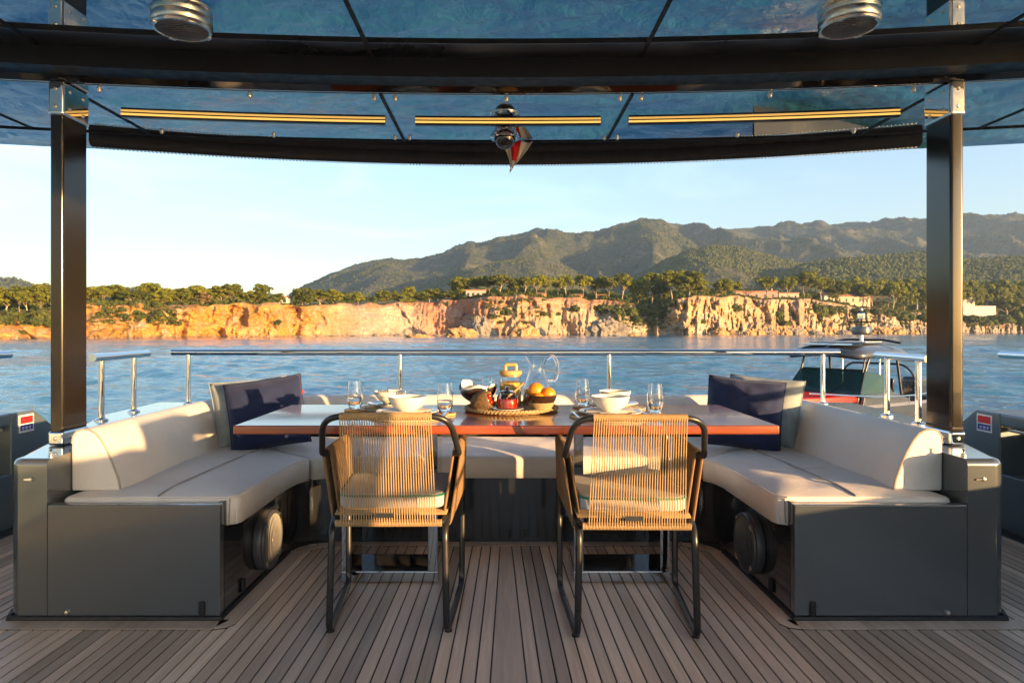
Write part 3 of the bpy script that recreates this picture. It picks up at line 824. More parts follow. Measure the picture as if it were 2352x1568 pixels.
    pl = rr(0.200, 0.218, -0.17, 0.215, 0.06)
    pd.prism(pl, 0.436, 0.490)
    cu = pd.build("seat_pad", M['seatpad'], e, bevel=0.012, seg=3)
    MB().tube([(x*1.0, y, 0.4840) for x, y in rr(0.201, 0.219, -0.171, 0.216, 0.06)], 0.0042, 6, closed=True).build("green_piping", M['green'], cu)
    MB().box(-0.045, 0.02, -0.3005+0.05, -0.2985+0.05, 0.425, 0.441).build("maker_tag", M['bronze'], e, bevel=0.002) if False else MB().box(-0.045, 0.02, -0.245, -0.242, 0.425, 0.441).build("maker_tag", M['bronze'], e, smooth=False)
    return e
chair((-0.432, 2.632, 0.004), R(0.6), "tan rope armchair in front of the table's port half")
chair((0.462, 2.590, 0.004), R(-1.2), "tan rope armchair in front of the table's starboard half")

# ================================================================== PILLOWS
def pillow(loc, rot, w, h, t, mt, label, seam=True, tagc=None):
    e = empty("pillow", loc, 0, label, "pillow", "scatter pillows on the sofa"); e.rotation_euler = rot
    n = 26; vs, fs = [], []
    for side in (1, -1):
        for j in range(n+1):
            for i in range(n+1):
                u, v = -1+2*i/n, -1+2*j/n
                pin = 1 - 0.05*(1-abs(v)**2.0)*abs(u)**2 ; pin2 = 1 - 0.05*(1-abs(u)**2.0)*abs(v)**2
                prof = max(0.0, (1-abs(u)**2.4))**0.5 * max(0.0, (1-abs(v)**2.4))**0.5
                x = u*w/2*pin; z = h/2 + v*h/2*pin2
                y = -side*t/2*prof
                y += 0.02*prof*float(noise3(u*2.2+loc[0]*3, v*2.0, side*3.0)) + 0.009*prof*float(noise3(u*5+loc[0]*9, v*6, side))
                vs.append((x, y, z))
    m = (n+1)*(n+1)
    for sd in (0, 1):
        for j in range(n):
            for i in range(n):
                a = sd*m + j*(n+1)+i
                q = (a, a+1, a+n+2, a+n+1)
                fs.append(q if sd == 0 else q[::-1])
    mb = MB().add(vs, fs)
    o = mb.build("cover", mt, e, sharp=180)
    bmx = bmesh.new(); bmx.from_mesh(o.data); bmesh.ops.remove_doubles(bmx, verts=bmx.verts, dist=0.0004); bmx.to_mesh(o.data); bmx.free()
    if seam:
        lp = []
        for (a, b) in (((-1,-1),(1,-1)), ((1,-1),(1,1)), ((1,1),(-1,1)), ((-1,1),(-1,-1))):
            for k in range(10):
                u = a[0]+(b[0]-a[0])*k/10; v = a[1]+(b[1]-a[1])*k/10
                pin = 1 - 0.05*(1-abs(v)**2.0)*abs(u)**2 ; pin2 = 1 - 0.05*(1-abs(u)**2.0)*abs(v)**2
                lp.append((u*w/2*pin, 0, h/2+v*h/2*pin2))
        MB().tube(lp, 0.0032, 6, closed=True).build("edge_seam", mt, e)
    if tagc:
        MB().box(w/2*0.945, w/2*0.945+0.014, -0.002, 0.002, h*0.70, h*0.755).build("brand_tab", M['label_red'], e, smooth=False)
    return e
pillow((-1.39, 3.74, 0.463), (R(-14), R(-3), R(38)), 0.43, 0.365, 0.20, M['teal'], "grey-green woven pillow behind the navy one in the port corner")
pillow((-1.255, 3.60, 0.462), (R(-17), R(-7), R(24)), 0.41, 0.385, 0.18, M['navy'], "navy linen pillow in the sofa's port corner", tagc=True)
pillow((1.40, 3.72, 0.463), (R(-14), R(3), R(-42)), 0.42, 0.38, 0.20, M['teal'], "grey-green woven pillow leaning on the starboard backrest")
pillow((1.255, 3.58, 0.462), (R(-16), R(5), R(-22)), 0.40, 0.385, 0.18, M['navy'], "navy linen pillow in the sofa's starboard corner")

# ================================================================== ON THE TABLE
def disc_stack(name, x, y, z, prof, mt, label, cat, group=None, n=36):
    o = MB().lathe(prof, n=n).build(name, mt); o.location = (x, y, z)
    return tag(o, label, cat, group)
def spiral_mat(x, y, r, label, z=TZ+0.0005, th=0.006, mt='placemat', name="placemat", cat="placemat", group="woven placemats", coil=0.009):
    mb = MB(); k = int(r/coil)
    for i in range(1, k+1):
        rr = coil*i
        m = max(10, int(rr*2*PI/0.02))
        mb.tube([(rr*math.cos(2*PI*q/m), rr*math.sin(2*PI*q/m), th*0.55 + 0.0008*((q+i) % 2)) for q in range(m)], coil*0.56 if False else th*0.55, 6, closed=True)
    mb.lathe([(0, 0.0005), (r, 0.0005), (r, th*0.6), (0, th*0.6)], n=32)
    o = mb.build(name, M[mt]); o.location = (x, y, z)
    return tag(o, label, cat, group)
def bowl(x, y, z, r, h, label, mt='ceramic', name="bowl", group="cream breakfast bowls"):
    pr = [(0, 0), (r*0.42, 0.0), (r*0.46, 0.003), (r*0.78, h*0.36), (r*0.95, h*0.75), (r*1.0, h*0.98), (r*0.985, h), (r*0.955, h*0.985), (r*0.90, h*0.74), (r*0.72, h*0.38), (r*0.4, h*0.13), (0, h*0.10)]
    o = MB().lathe(pr, n=48).build(name, M[mt]); o.location = (x, y, z)
    return tag(o, label, "bowl", group)
def plate(x, y, z, r, label, group="white plates"):
    pr = [(0, 0), (r*0.6, 0.0), (r*0.64, 0.003), (r*0.97, 0.013), (r, 0.0155), (r*0.985, 0.0175), (r*0.66, 0.007), (0, 0.0055)]
    o = MB().lathe(pr, n=48).build("plate", M['plate']); o.location = (x, y, z)
    return tag(o, label, "plate", group)
settings = [(-0.41, 2.765, 0.170, 0.130, 0.082, 0.060, "at the table's port front seat"), (-0.533, 3.06, 0.135, 0.105, 0.0725, 0.054, "at the far port seat"),
            (0.427, 2.755, 0.170, 0.130, 0.079, 0.062, "at the table's starboard front seat"), (0.50, 3.07, 0.135, 0.105, 0.0725, 0.054, "at the far starboard seat")]
for (x, y, rm, rp, rb, hb, where) in settings:
    spiral_mat(x, y, rm, "round natural woven placemat "+where)
    plate(x, y, TZ+0.0105, rp, "white plate on the woven placemat "+where)
    if y < 2.9:
        mb = MB(); rr = random.Random(int(x*1000))
        lp = []
        for k in range(48):
            a = 2*PI*k/48; q = 0.098 + 0.016*rr.random()
            lp.append((q*math.cos(a), q*math.sin(a), 0.0055 + 0.0065*rr.random()))
        mb.add([(0, 0, 0.0055)] + lp, [(0, i+1, (i+1) % 48 + 1) for i in range(48)])
        mb.add([(0, 0, 0.0)] + [(p[0]*0.97, p[1]*0.97, 0.0) for p in lp], [(0, (i+1) % 48 + 1, i+1) for i in range(48)])
        nb = mb.build("napkin", M['flag_white'], sharp=180); nb.location = (x, y, TZ+0.0185)
        tag(nb, "fringed cream napkin under the bowl "+where, "napkin", "fringed napkins")
        bowl(x, y, TZ+0.0255, rb, hb, "cream ceramic bowl "+where)
    else:
        o = disc_stack("napkin", x, y, TZ+0.0165, [(0, 0), (0.058, 0), (0.060, 0.004), (0.055, 0.009), (0, 0.009)], M['graphite_dark'] if x < 0 else M['flag_white'], "folded napkin under the bowl "+where, "napkin", "folded napkins")
        bowl(x, y, TZ+0.0262, rb, hb, "cream ceramic bowl "+where)
def tumbler(x, y, label, water=0.04):
    cz = TZ+0.0005
    disc_stack("coaster", x, y, cz, [(0, 0), (0.045, 0), (0.0465, 0.002), (0.0465, 0.006), (0.045, 0.008), (0, 0.008)], M['wood'], "round wooden coaster under the "+label, "coaster", "wooden coasters")
    e = empty("tumbler", (x, y, cz+0.0085), 0, label, "glass", "tall water tumblers")
    out = [(0, 0), (0.020, 0.0), (0.024, 0.003), (0.0315, 0.022), (0.0345, 0.045), (0.034, 0.075), (0.0305, 0.105), (0.0275, 0.126)]
    inn = [(0.0262, 0.126), (0.0290, 0.105), (0.0324, 0.075), (0.0328, 0.045), (0.0296, 0.024), (0.022, 0.010), (0, 0.009)]
    MB().lathe(out+inn, n=32).build("glass_wall", M['glass'], e)
    if water:
        MB().lathe([(0, 0.0095), (0.0215, 0.0105), (0.0292, 0.0242), (0.0322, 0.045), (0.0320, water+0.012), (0, water+0.012)], n=32).build("drinking_water", M['drink'], e)
    return e
tumbler(-0.673, 2.965, "tall tumbler at the table's port end")
tumbler(-0.262, 2.83, "tall tumbler between the port bowl and the seagrass tray")
tumbler(0.352, 3.08, "tall tumbler just right of the seagrass tray")
tumbler(0.622, 2.80, "tall tumbler right of the starboard bowl")
tumbler(-0.085, 3.17, "tall tumbler half hidden behind the coconut bowl", 0)
def cutlery(kind, x, y, rz, label, z=TZ+0.0105, mt='chrome'):
    L = 0.19; n = 16; vs, fs = [], []
    for i in range(n+1):
        u = i/n
        yy = u*L
        if kind == "spoon": w = 0.0045 + 0.002*(1-u)**2 if u < 0.68 else 0.0045 + 0.0155*math.sin((u-0.68)/0.32*PI)**0.7*(1 if u < 1 else 0)
        else: w = 0.0045 + 0.002*(1-u)**2 if u < 0.66 else 0.011
        zz = 0.0035 + 0.012*max(0, math.sin((u-0.1)*2.2))*0.6 + (0.006*math.sin((u-0.68)/0.32*PI)*-1 if u > 0.68 and kind == "spoon" else 0)
        vs += [(-w, yy, zz), (0, yy, zz - (0.004 if kind == "spoon" and u > 0.72 and u < 0.97 else 0)), (w, yy, zz)]
    for i in range(n):
        if kind == "fork" and i >= 12: continue
        fs += [(i*3, i*3+1, i*3+4, i*3+3), (i*3+1, i*3+2, i*3+5, i*3+4)]
    mb = MB().add(vs, fs)
    if kind == "fork":
        for k in (-0.0085, -0.0028, 0.0028, 0.0085):
            mb.add([(k-0.0016, 0.1425, 0.0075), (k+0.0016, 0.1425, 0.0075), (k+0.0011, 0.192, 0.011), (k-0.0011, 0.192, 0.011)], [(0, 1, 2, 3)])
    o = mb.build(kind, M[mt]); o.modifiers.new("t", 'SOLIDIFY').thickness = 0.0016
    o.location = (x, y, z); o.rotation_euler = (0, 0, rz)
    return tag(o, label, kind, "table cutlery")
cutlery("spoon", -0.262, 2.615, R(-8), "steel spoon right of the port front bowl", TZ+0.0125)
cutlery("spoon", -0.675, 3.02, R(-75), "steel spoon left of the far port bowl", TZ+0.004)
cutlery("spoon", 0.575, 2.66, R(8), "steel spoon right of the starboard front bowl", TZ+0.0125)
cutlery("fork", 0.285, 2.62, R(6), "steel fork left of the starboard front bowl", TZ+0.0125)
cutlery("fork", 0.615, 2.99, R(20), "steel fork right of the far starboard bowl", TZ+0.004)
cutlery("spoon", 0.39, 2.97, R(-60), "steel spoon left of the far starboard bowl", TZ+0.004)

# seagrass tray with a plaited rim
tr = empty("seagrass_tray", (0.022, 2.99, TZ+0.0005), 0, "round plaited seagrass tray in the middle of the table", "tray")
mb = MB()
for i in range(1, 19):
    rr_ = 0.0105*i; m = max(10, int(rr_*2*PI/0.018))
    mb.tube([(rr_*math.cos(2*PI*q/m), rr_*math.sin(2*PI*q/m), 0.0065+0.001*((q+i) % 2)) for q in range(m)], 0.0058, 6, closed=True)
mb.build("coiled_base", M['seagrass'], tr)
mb = MB(); n = 74
for q in range(n):
    a = 2*PI*q/n
    for ds, dz in ((0.010, 0.004), (-0.010, -0.002)):
        c = Vector((0.2*math.cos(a), 0.2*math.sin(a), 0.0125))
        td = Vector((-math.sin(a), math.cos(a), 0)); rd = Vector((math.cos(a), math.sin(a), 0))
        mb.tube([c - td*0.010 - rd*ds*0.6 + Vector((0, 0, dz)), c + Vector((0, 0, 0.003)), c + td*0.010 + rd*ds*0.6 + Vector((0, 0, -dz))], [0.0045, 0.0072, 0.0045], 6)
mb.build("plaited_rim", M['seagrass'], tr)
TT = TZ+0.0005+0.0135
# jam pot on a saucer
sc = MB().lathe([(0, 0), (0.045, 0), (0.062, 0.005), (0.068, 0.008), (0.066, 0.0095), (0.045, 0.004), (0, 0.0035)], n=40).build("saucer", M['plate'])
sc.location = (0.006, 2.875, TT); tag(sc, "small white saucer under the red jam pot", "saucer")
e = empty("jam_pot", (0.003, 2.88, TT+0.0045), 0, "glass pot of red jam with a glass lid", "jar")
MB().lathe([(0, 0), (0.043, 0), (0.048, 0.004), (0.0485, 0.03), (0.045, 0.052), (0.037, 0.064), (0.037, 0.070), (0.0355, 0.070), (0.0355, 0.063), (0.0435, 0.051), (0.0468, 0.03), (0.0465, 0.006), (0.043, 0.003), (0, 0.003)], n=40).build("glass_body", M['glass'], e)
MB().lathe([(0, 0.0035), (0.0425, 0.0038), (0.046, 0.0065), (0.0463, 0.03), (0.0448, 0.045), (0, 0.0455)], n=36).build("jam_filling", M['jam'], e)
MB().lathe([(0.0, 0.083), (0.02, 0.082), (0.034, 0.0765), (0.039, 0.0735), (0.039, 0.0705), (0, 0.0712)], n=36).build("glass_lid", M['glass'], e)
MB().lathe([(0, 0.098), (0.006, 0.096), (0.0085, 0.091), (0.005, 0.0855), (0.004, 0.0832)], n=18).build("lid_knob", M['chrome'], e)
dp = MB().tube([(0.0, 2.882, TT+0.050), (0.031, 2.875, TT+0.079), (0.073, 2.868, TT+0.118)], [0.0045, 0.0042, 0.0055], 10).build("honey_dipper", M['wood'])
tag(dp, "slim wooden stick leaning out of the jam pot", "dipper")
# cereal jar
e = empty("cereal_jar", (0.018, 3.035, TT), 0, "tall glass jar of golden cereal with a wooden handled lid", "jar")
MB().lathe([(0, 0), (0.046, 0), (0.0485, 0.003), (0.0485, 0.142), (0.0468, 0.142), (0.0468, 0.005), (0, 0.004)], n=40).build("glass_body", M['glass'], e)
mb = MB().lathe([(0, 0.0045), (0.0455, 0.0055), (0.0462, 0.008), (0.0462, 0.107), (0.03, 0.111), (0, 0.109)], n=48)
vv = np.array(mb.v); q = noise3(vv[:,0]*260, vv[:,1]*260, vv[:,2]*260)*0.0022; vv[:,2] += np.where(vv[:,2] > 0.1, q*1.6, 0); mb.v = [tuple(p) for p in vv]
mb.build("cereal_filling", M['cereal'], e)
MB().lathe([(0, 0.134), (0.0455, 0.134), (0.0455, 0.1435), (0.0515, 0.1440), (0.0525, 0.148), (0.0525, 0.158), (0.050, 0.161), (0, 0.161)], n=40).build("wooden_lid", M['wood'], e)
hd = MB().tube(fillet([(-0.022, 0, 0.160), (-0.022, 0, 0.187), (0.026, 0, 0.187), (0.026, 0, 0.160)], 0.008, 4), 0.0075, 8).build("lid_handle", M['wood'], e)
# pitcher with juice
e = empty("pitcher", (0.142, 3.115, TT-0.012), 0, "clear glass pitcher with orange juice in its foot", "pitcher")
out = [(0, 0), (0.058, 0), (0.064, 0.004), (0.0675, 0.03), (0.067, 0.06), (0.060, 0.10), (0.045, 0.14), (0.0365, 0.17), (0.0375, 0.20), (0.047, 0.222), (0.056, 0.234)]
inn = [(r-0.0028, z) for r, z in out[::-1][:-2]] + [(0.05, 0.006), (0, 0.006)]
inn[0] = (0.054, 0.235)
MB().lathe(out+inn, n=44).build("glass_body", M['glass'], e)
MB().lathe([(0, 0.0065), (0.050, 0.0066), (0.0612, 0.009), (0.0643, 0.03), (0.0638, 0.06), (0.0595, 0.085), (0, 0.0855)], n=44).build("juice_filling", M['juice'], e)
MB().tube(fillet([(0.048, 0, 0.222), (0.075, 0, 0.240), (0.098, 0, 0.205), (0.096, 0, 0.15), (0.085, 0, 0.118), (0.052, 0, 0.122)], 0.03, 5), [0.0085]*2 + [0.0078]*26 + [0.009]*2 if False else 0.0078, 12).build("glass_handle", M['glass'], e)
# oranges in a shell bowl
e = empty("shell_bowl", (0.148, 2.865, TT), 0, "dark polished shell bowl on a woven ring holding oranges", "bowl")
MB().lathe([(0, 0.012), (0.03, 0.014), (0.05, 0.028), (0.062, 0.048), (0.0665, 0.066), (0.0655, 0.068), (0.063, 0.066), (0.058, 0.048), (0.046, 0.031), (0, 0.018)], n=40).build("shell", M['coco_gloss'], e)
mb = MB()
for k in range(4):
    rr_ = 0.036 + 0.0055*k
    mb.tube([(rr_*math.cos(2*PI*q/30), rr_*math.sin(2*PI*q/30), 0.005+0.0085*k+0.001*(q % 2)) for q in range(30)], 0.0055, 6, closed=True)
mb.build("woven_ring", M['seagrass'], e)
for (x, y, z, r, lb) in ((0.126, 2.882, 0.083, 0.0365, "largest orange, topmost in the shell bowl"), (0.178, 2.858, 0.070, 0.031, "orange on the right in the shell bowl"), (0.135, 2.835, 0.052, 0.027, "orange sitting low at the front of the shell bowl"), (0.168, 2.902, 0.066, 0.030, "orange at the back of the shell bowl")):
    mb = MB().lathe([(0, -r*0.97)] + [(r*math.cos(R(a)), r*0.97*math.sin(R(a))) for a in range(-80, 81, 10)] + [(0.003, r*0.955), (0, r*0.94)], n=26)
    o = mb.build("orange", M['orange']); o.location = (x, y, TT+z); o.rotation_euler = (0.5, 0.3, x*20); tag(o, lb, "orange", "oranges in the shell bowl")
# footed coconut bowl with a broken white edge
e = empty("coconut_bowl", (-0.128, 3.06, TZ+0.0005), 0, "footed glossy brown bowl of broken coconut with white flesh", "bowl")
MB().lathe([(0, 0), (0.046, 0), (0.047, 0.003), (0.02, 0.008), (0.012, 0.014), (0.012, 0.026), (0.03, 0.034), (0, 0.036)], n=32).build("foot", M['plate'], e)
def broken(prof_r, h0, amp, name, mt, off):
    mb = MB(); n = 56; vs, fs = [], []; lv = 8
    for j in range(lv+1):
        v = j/lv
        for k in range(n):
            a = 2*PI*k/n
            top = h0 + amp*(0.6*math.sin(2*a+2.5) + 0.45*math.sin(3*a+0.6) + 0.15*math.sin(7*a))
            th = v*top
            rad = prof_r*math.sin(min(1.0, 0.22+0.78*v)*PI/2)**0.7
            vs.append((rad*math.cos(a), rad*math.sin(a), 0.031+off+th))
    for j in range(lv):
        for k in range(n):
            fs.append((j*n+k, j*n+(k+1) % n, (j+1)*n+(k+1) % n, (j+1)*n+k))
    fs.append(tuple(range(n))[::-1])
    mb.add(vs, fs); o = mb.build(name, mt, e, sharp=60); md = o.modifiers.new("t", 'SOLIDIFY'); md.thickness = 0.004
    return o
broken(0.088, 0.066, 0.020, "shell", M['coco_gloss'], 0)
broken(0.080, 0.074, 0.022, "white_flesh", M['coco_in'], 0.004)
# husky half coconut tipped towards the jam, berries inside
e = empty("coconut_half", (-0.098, 2.875, TT), R(-20), "rough brown half coconut tipped on its side beside the jam", "coconut")
mb = MB(); pr = [(0, -0.062)] + [(0.043*math.sin(R(a)), -0.062*math.cos(R(a))) for a in range(12, 121, 9)] + [(0.033, 0.034), (0.028, 0.02), (0, 0.012)]
mb.lathe(pr, n=30)
vv = np.array(mb.v); vv *= (1 + 0.05*noise3(vv[:,0]*120, vv[:,1]*120, vv[:,2]*60))[:, None]; mb.v = [tuple(p) for p in vv]
Mx = Matrix.Translation((0, 0, 0.040)) @ Matrix.Rotation(R(72), 4, 'Y')
mb.move(Mx).build("husk", M['coco_out'], e)
b = MB()
for (x, y) in ((0, 0), (0.014, 0.008), (-0.013, 0.009), (0.002, -0.015)):
    b.lathe([(0, -0.010)]+[(0.010*math.cos(R(a)), 0.010*math.sin(R(a))) for a in (-60, -20, 20, 60)]+[(0, 0.010)], (x, y, 0.027), 12)
b.move(Mx).build("red_berries", M['jam'], e)
# ================================================================== SEA
def mesh_np(name, V, F, m, smooth=True):
    me = bpy.data.meshes.new(name)
    me.vertices.add(len(V)); me.vertices.foreach_set("co", np.asarray(V, np.float32).ravel())
    F = np.asarray(F, np.int32)
    me.loops.add(F.size); me.polygons.add(len(F))
    me.loops.foreach_set("vertex_index", F.ravel())
    me.polygons.foreach_set("loop_start", np.arange(0, F.size, F.shape[1], dtype=np.int32))
    me.polygons.foreach_set("use_smooth", np.full(len(F), smooth))
    me.update(calc_edges=True); me.validate()
    if m: me.materials.append(m)
    o = bpy.data.objects.new(name, me); col.objects.link(o)
    return o
def grid_faces(r, c, wrap=False):
    i, j = np.meshgrid(np.arange(r-1), np.arange(c-1), indexing='ij')
    a = (i*c+j).ravel()
    return np.stack([a, a+1, a+c+1, a+c], 1)

t = NT("sea_water")
v = t.coords('Object')
n1 = t.noise(v, 2.6, 5, 0.6, 0.4); n2 = t.noise(t.coords('Object', (0.6, 1.0, 1.0), (0, 0, R(25))), 0.55, 4, 0.6, 0.3)
h = t.math('ADD', t.math('MULTIPLY', n1, 0.10), t.math('MULTIPLY', n2, 0.16))
t.set(base=(0.035, 0.15, 0.22), rough=0.07, ior=1.40, spec=0.5)
t.bump(h, 0.85, 1.0)
M['sea'] = t.m
NR, NC = 820, 460
rad = 4.2*np.exp(np.linspace(0, math.log(900/4.2), NR)); ang = np.linspace(R(-52), R(52), NC)
RR, AA = np.meshgrid(rad, ang, indexing='ij')
SX, SY = RR*np.sin(AA), RR*np.cos(AA)
cell = RR*0.0066
Z = np.zeros_like(SX)
rs = np.random.RandomState(5)
gust = 0.78 + 0.75*noise3(SX/26.0, SY/38.0, 2.0) + 0.25*noise3(SX/7.0, SY/9.0, 5.0)
for i in range(64):
    lam = 0.45*(9.0/0.45)**(rs.rand()**1.25)
    th = R(205) + rs.randn()*0.55
    amp = 0.0056*lam**0.90
    k = 2*PI/lam
    ph = rs.rand()*2*PI
    arg = k*(SX*math.sin(th) + SY*math.cos(th)) + ph
    filt = np.exp(-(cell/lam*2.3)**2)
    w = np.sin(arg + 0.35*np.sin(arg*0.5+ph))
    Z += amp*filt*w*gust
Z += SEA
V = np.stack([SX.ravel(), SY.ravel(), Z.ravel()], 1)
F = grid_faces(NR, NC)
o0 = len(V)
far = np.array([(-14000, -9000, SEA-0.22), (14000, -9000, SEA-0.22), (14000, 14000, SEA-0.22), (-14000, 14000, SEA-0.22)], float)
V = np.vstack([V, far]); F = np.vstack([F[:, ::-1], [[o0, o0+1, o0+2, o0+3]]])
sea = mesh_np("sea", V, F, M['sea']); tag(sea, kind="structure")

# ================================================================== COAST
def lerp(pts):
    xs, ys = zip(*pts); return lambda x: np.interp(x, xs, ys)
shore_y = lerp([(-400, 781), (0, 779), (200, 777), (500, 774.5), (700, 773), (900, 771), (1050, 770.5), (1250, 770), (1550, 769.2), (1700, 768), (1900, 767), (2100, 765.8), (2352, 764.4), (2800, 763)])
cove = lerp([(-400, 0), (690, 0), (790, 10), (900, 26), (1000, 34), (1070, 20), (1120, -2), (1230, -2), (1290, 18), (1370, 16), (1420, 0), (1470, 12), (1520, 16), (1555, -6), (1660, -4), (1680, 8), (1830, 4), (1900, 10), (2100, 0), (2800, 0)])
def shoreD(x): return 4912.0/(shore_y(x)-757.0) + cove(x)
_top = lerp([(-400, 712), (0, 715), (60, 722), (125, 716), (200, 700), (330, 699), (400, 708), (440, 703), (500, 700), (640, 698), (750, 700), (860, 697), (960, 694), (1040, 690), (1090, 686), (1160, 682), (1240, 683), (1330, 687), (1410, 690), (1460, 700), (1510, 706), (1548, 690), (1570, 683), (1700, 683), (1790, 686), (1850, 688), (1900, 694), (1960, 704), (2050, 713), (2130, 720), (2220, 728), (2352, 735), (2800, 740)])
def top_y(x):
    return _top(x) + 3.2*noise3(np.asarray(x)/34.0, 5.0, 2.0) + 2.0*noise3(np.asarray(x)/11.0, 8.0, 1.0)
run = lerp([(-400, 22), (0, 22), (150, 20), (300, 16), (420, 9), (480, 6), (720, 7), (800, 12), (1000, 20), (1060, 16), (1130, 22), (1240, 20), (1330, 18), (1420, 34), (1500, 36), (1550, 9), (1680, 10), (1780, 16), (1850, 18), (1950, 30), (2100, 34), (2352, 30), (2800, 30)])
def edgeD(x): return shoreD(x) + run(x)
def topZ(x): return CZ - (top_y(x)-VY)*edgeD(x)/FPX
def ground(x, back):
    """height of the plateau a distance `back` behind the cliff edge"""
    return topZ(x) + 0.045*back + 0.8*noise3(x/40.0, back/20.0, 1.0)
cx = np.arange(-420, 2780, 1.5)
D0, Dr, ZT = shoreD(cx), run(cx), topZ(cx)
Xw = (cx-VX)*D0/FPX
rows = []
NS = 54
rough = lerp([(-400, 1.1), (440, 1.3), (720, 1.1), (780, 0.85), (1050, 0.75), (1080, 1.0), (1260, 1.1), (1300, 0.7), (1400, 1.1), (1500, 0.9), (1550, 1.5), (1850, 1.3), (2000, 1.1), (2800, 1.0)])(cx)
cols_rgb = []
def zone(x):
    """local rock colour: ochre in the west, pale scree in the cove, iron-red bank, tan in the east"""
    p = [-400, 690, 760, 840, 930, 1000, 1080, 1140, 1260, 1330, 1420, 1540, 1800, 2000, 2800]
    c = np.array([(0.41,0.205,0.042), (0.41,0.205,0.042), (0.37,0.24,0.11), (0.35,0.28,0.21), (0.34,0.25,0.175), (0.34,0.165,0.095), (0.31,0.14,0.075), (0.33,0.20,0.10), (0.33,0.22,0.13), (0.38,0.27,0.17), (0.33,0.26,0.18), (0.40,0.26,0.12), (0.36,0.24,0.13), (0.32,0.23,0.15), (0.27,0.20,0.15)])
    return np.stack([np.interp(x, p, c[:, i]) for i in range(3)], 1)
zc = zone(cx)
for j in range(NS+1):
    s = j/NS
    z = (SEA-1.2) + s*(ZT - (SEA-1.2))
    prof = Dr*(0.55*s + 0.45*s**2.4)
    n0 = noise3(Xw/19.0+0.03*z, z/45.0, 21.3); n1_ = noise3(Xw/7.5-0.03*z, z/22.0, 4.4)
    cleft = 4.2*np.exp(-(n0/0.07)**2) + 2.0*np.exp(-(n1_/0.08)**2)
    but = (ridged(Xw/13.0, z/60.0, 1.3, 3)*4.2 + fbm(Xw/5.0, z/11.0, 7.0, 3)*2.2 + ridged(Xw/3.6, z/5.0, 3.0, 3)*1.3 + fbm(Xw/1.3, z/1.1, 2.0, 2)*0.8 - cleft)*rough
    led = 1.1*rough*noise3(Xw/30.0, z/2.2, 9.0)
    fade = 1.0 if s < 0.9 else (1-s)/0.1*0.6+0.4
    d = D0 + prof - (but+led)*fade
    toe = np.clip(1-s*7, 0, 1)*(2.0*np.abs(noise3(Xw/4.0, 3.0, 0.5))+0.5)
    d = d - toe
    rows.append(np.stack([CX+(cx-VX)*d/FPX, d, z], 1))
    # rock colour, with grey limestone low down and reddish earth near the rim, broken by noise
    cc = zc.copy()
    q = np.clip((fbm(Xw/9.0, z/7.0, 4.0, 4)*0.8+0.4), 0, 1)[:, None]
    cc = cc*(0.78+0.44*q)
    gl = np.clip(0.55*fbm(Xw/6.0, z/9.0, 11.0, 3)+0.35 - s*0.9, 0, 0.75)[:, None]*np.where(cx > 1050, 1.0, 0.35)[:, None]
    cc = cc*(1-gl) + np.array((0.33, 0.30, 0.25))*gl
    rd = np.clip((s-0.72)*4 + 0.7*noise3(Xw/8.0, z/3.0, 6.0), 0, 1)[:, None]*np.where((cx > 840) & (cx < 1460), 0.8, 0.15)[:, None]
    cc = cc*(1-rd) + np.array((0.33, 0.14, 0.06))*rd
    wl_ = np.clip(1-(z-SEA)/1.1, 0, 1)[:, None]*0.75
    cc = cc*(1-wl_) + np.array((0.10, 0.085, 0.07))*wl_
    cols_rgb.append(cc)
ed = rows[-1][:, 1]
for b in (1.5, 4, 8, 14, 22, 34, 50, 75, 110, 160, 240, 360, 520, 760):
    d = ed + b
    z = ground(cx, b) if b < 30 else ground(cx, b) + 0.5*noise3(cx/9.0, b/8.0, 4.0)
    rows.append(np.stack([CX+(cx-VX)*d/FPX, d, z], 1))
    g = np.clip(0.5+0.9*fbm(cx/12.0, b/9.0, 8.0, 3), 0, 1)[:, None]
    cols_rgb.append(np.array((0.10, 0.095, 0.035))*(1-g) + np.array((0.26, 0.20, 0.10))*g)
V = np.concatenate(rows); F = grid_faces(len(rows), len(cx))
coast = mesh_np("coast_cliff", V, F[:, ::-1], None); tag(coast, kind="structure")
ca = coast.data.color_attributes.new("rock", 'FLOAT_COLOR', 'POINT')
rgba = np.ones((len(V), 4), np.float32); rgba[:, :3] = np.clip(np.concatenate(cols_rgb), 0, 1); ca.data.foreach_set("color", rgba.ravel())
t = NT("coastal_rock")
at = t.new("ShaderNodeVertexColor"); at.layer_name = "rock"
v = t.coords('Object')
n = t.noise(v, 0.9, 7, 0.65, 0.5)
c = t.mix(1.0, at.outputs[0], t.ramp(n, [(0.3, 0.55), (0.5, 1.0), (0.72, 1.25)]), 'MULTIPLY')
c = t.mix(t.ramp(t.noise(t.coords('Object', (1, 1, 0.35)), 0.22, 6, 0.65, 0.8), [(0.50, 0.0), (0.66, 0.55)]), c, (0.40, 0.34, 0.27))
c = t.mix(t.ramp(t.noise(t.coords('Object', (1.2, 1, 0.5), (0, 0.4, 0)), 0.35, 6, 0.7, 1.0), [(0.58, 0.0), (0.72, 0.7)]), c, (0.20, 0.085, 0.03))
sp = t.noise(v, 0.16, 6, 0.7, 0.4)
c = t.mix(t.ramp(sp, [(0.60, 0.0), (0.68, 0.75)]), c, (0.05, 0.06, 0.018))
t.set(base=c, rough=0.9, spec=0.2); t.bump(t.noise(v, 1.8, 6, 0.7), 0.8, 0.5)
coast.data.materials.append(t.m)

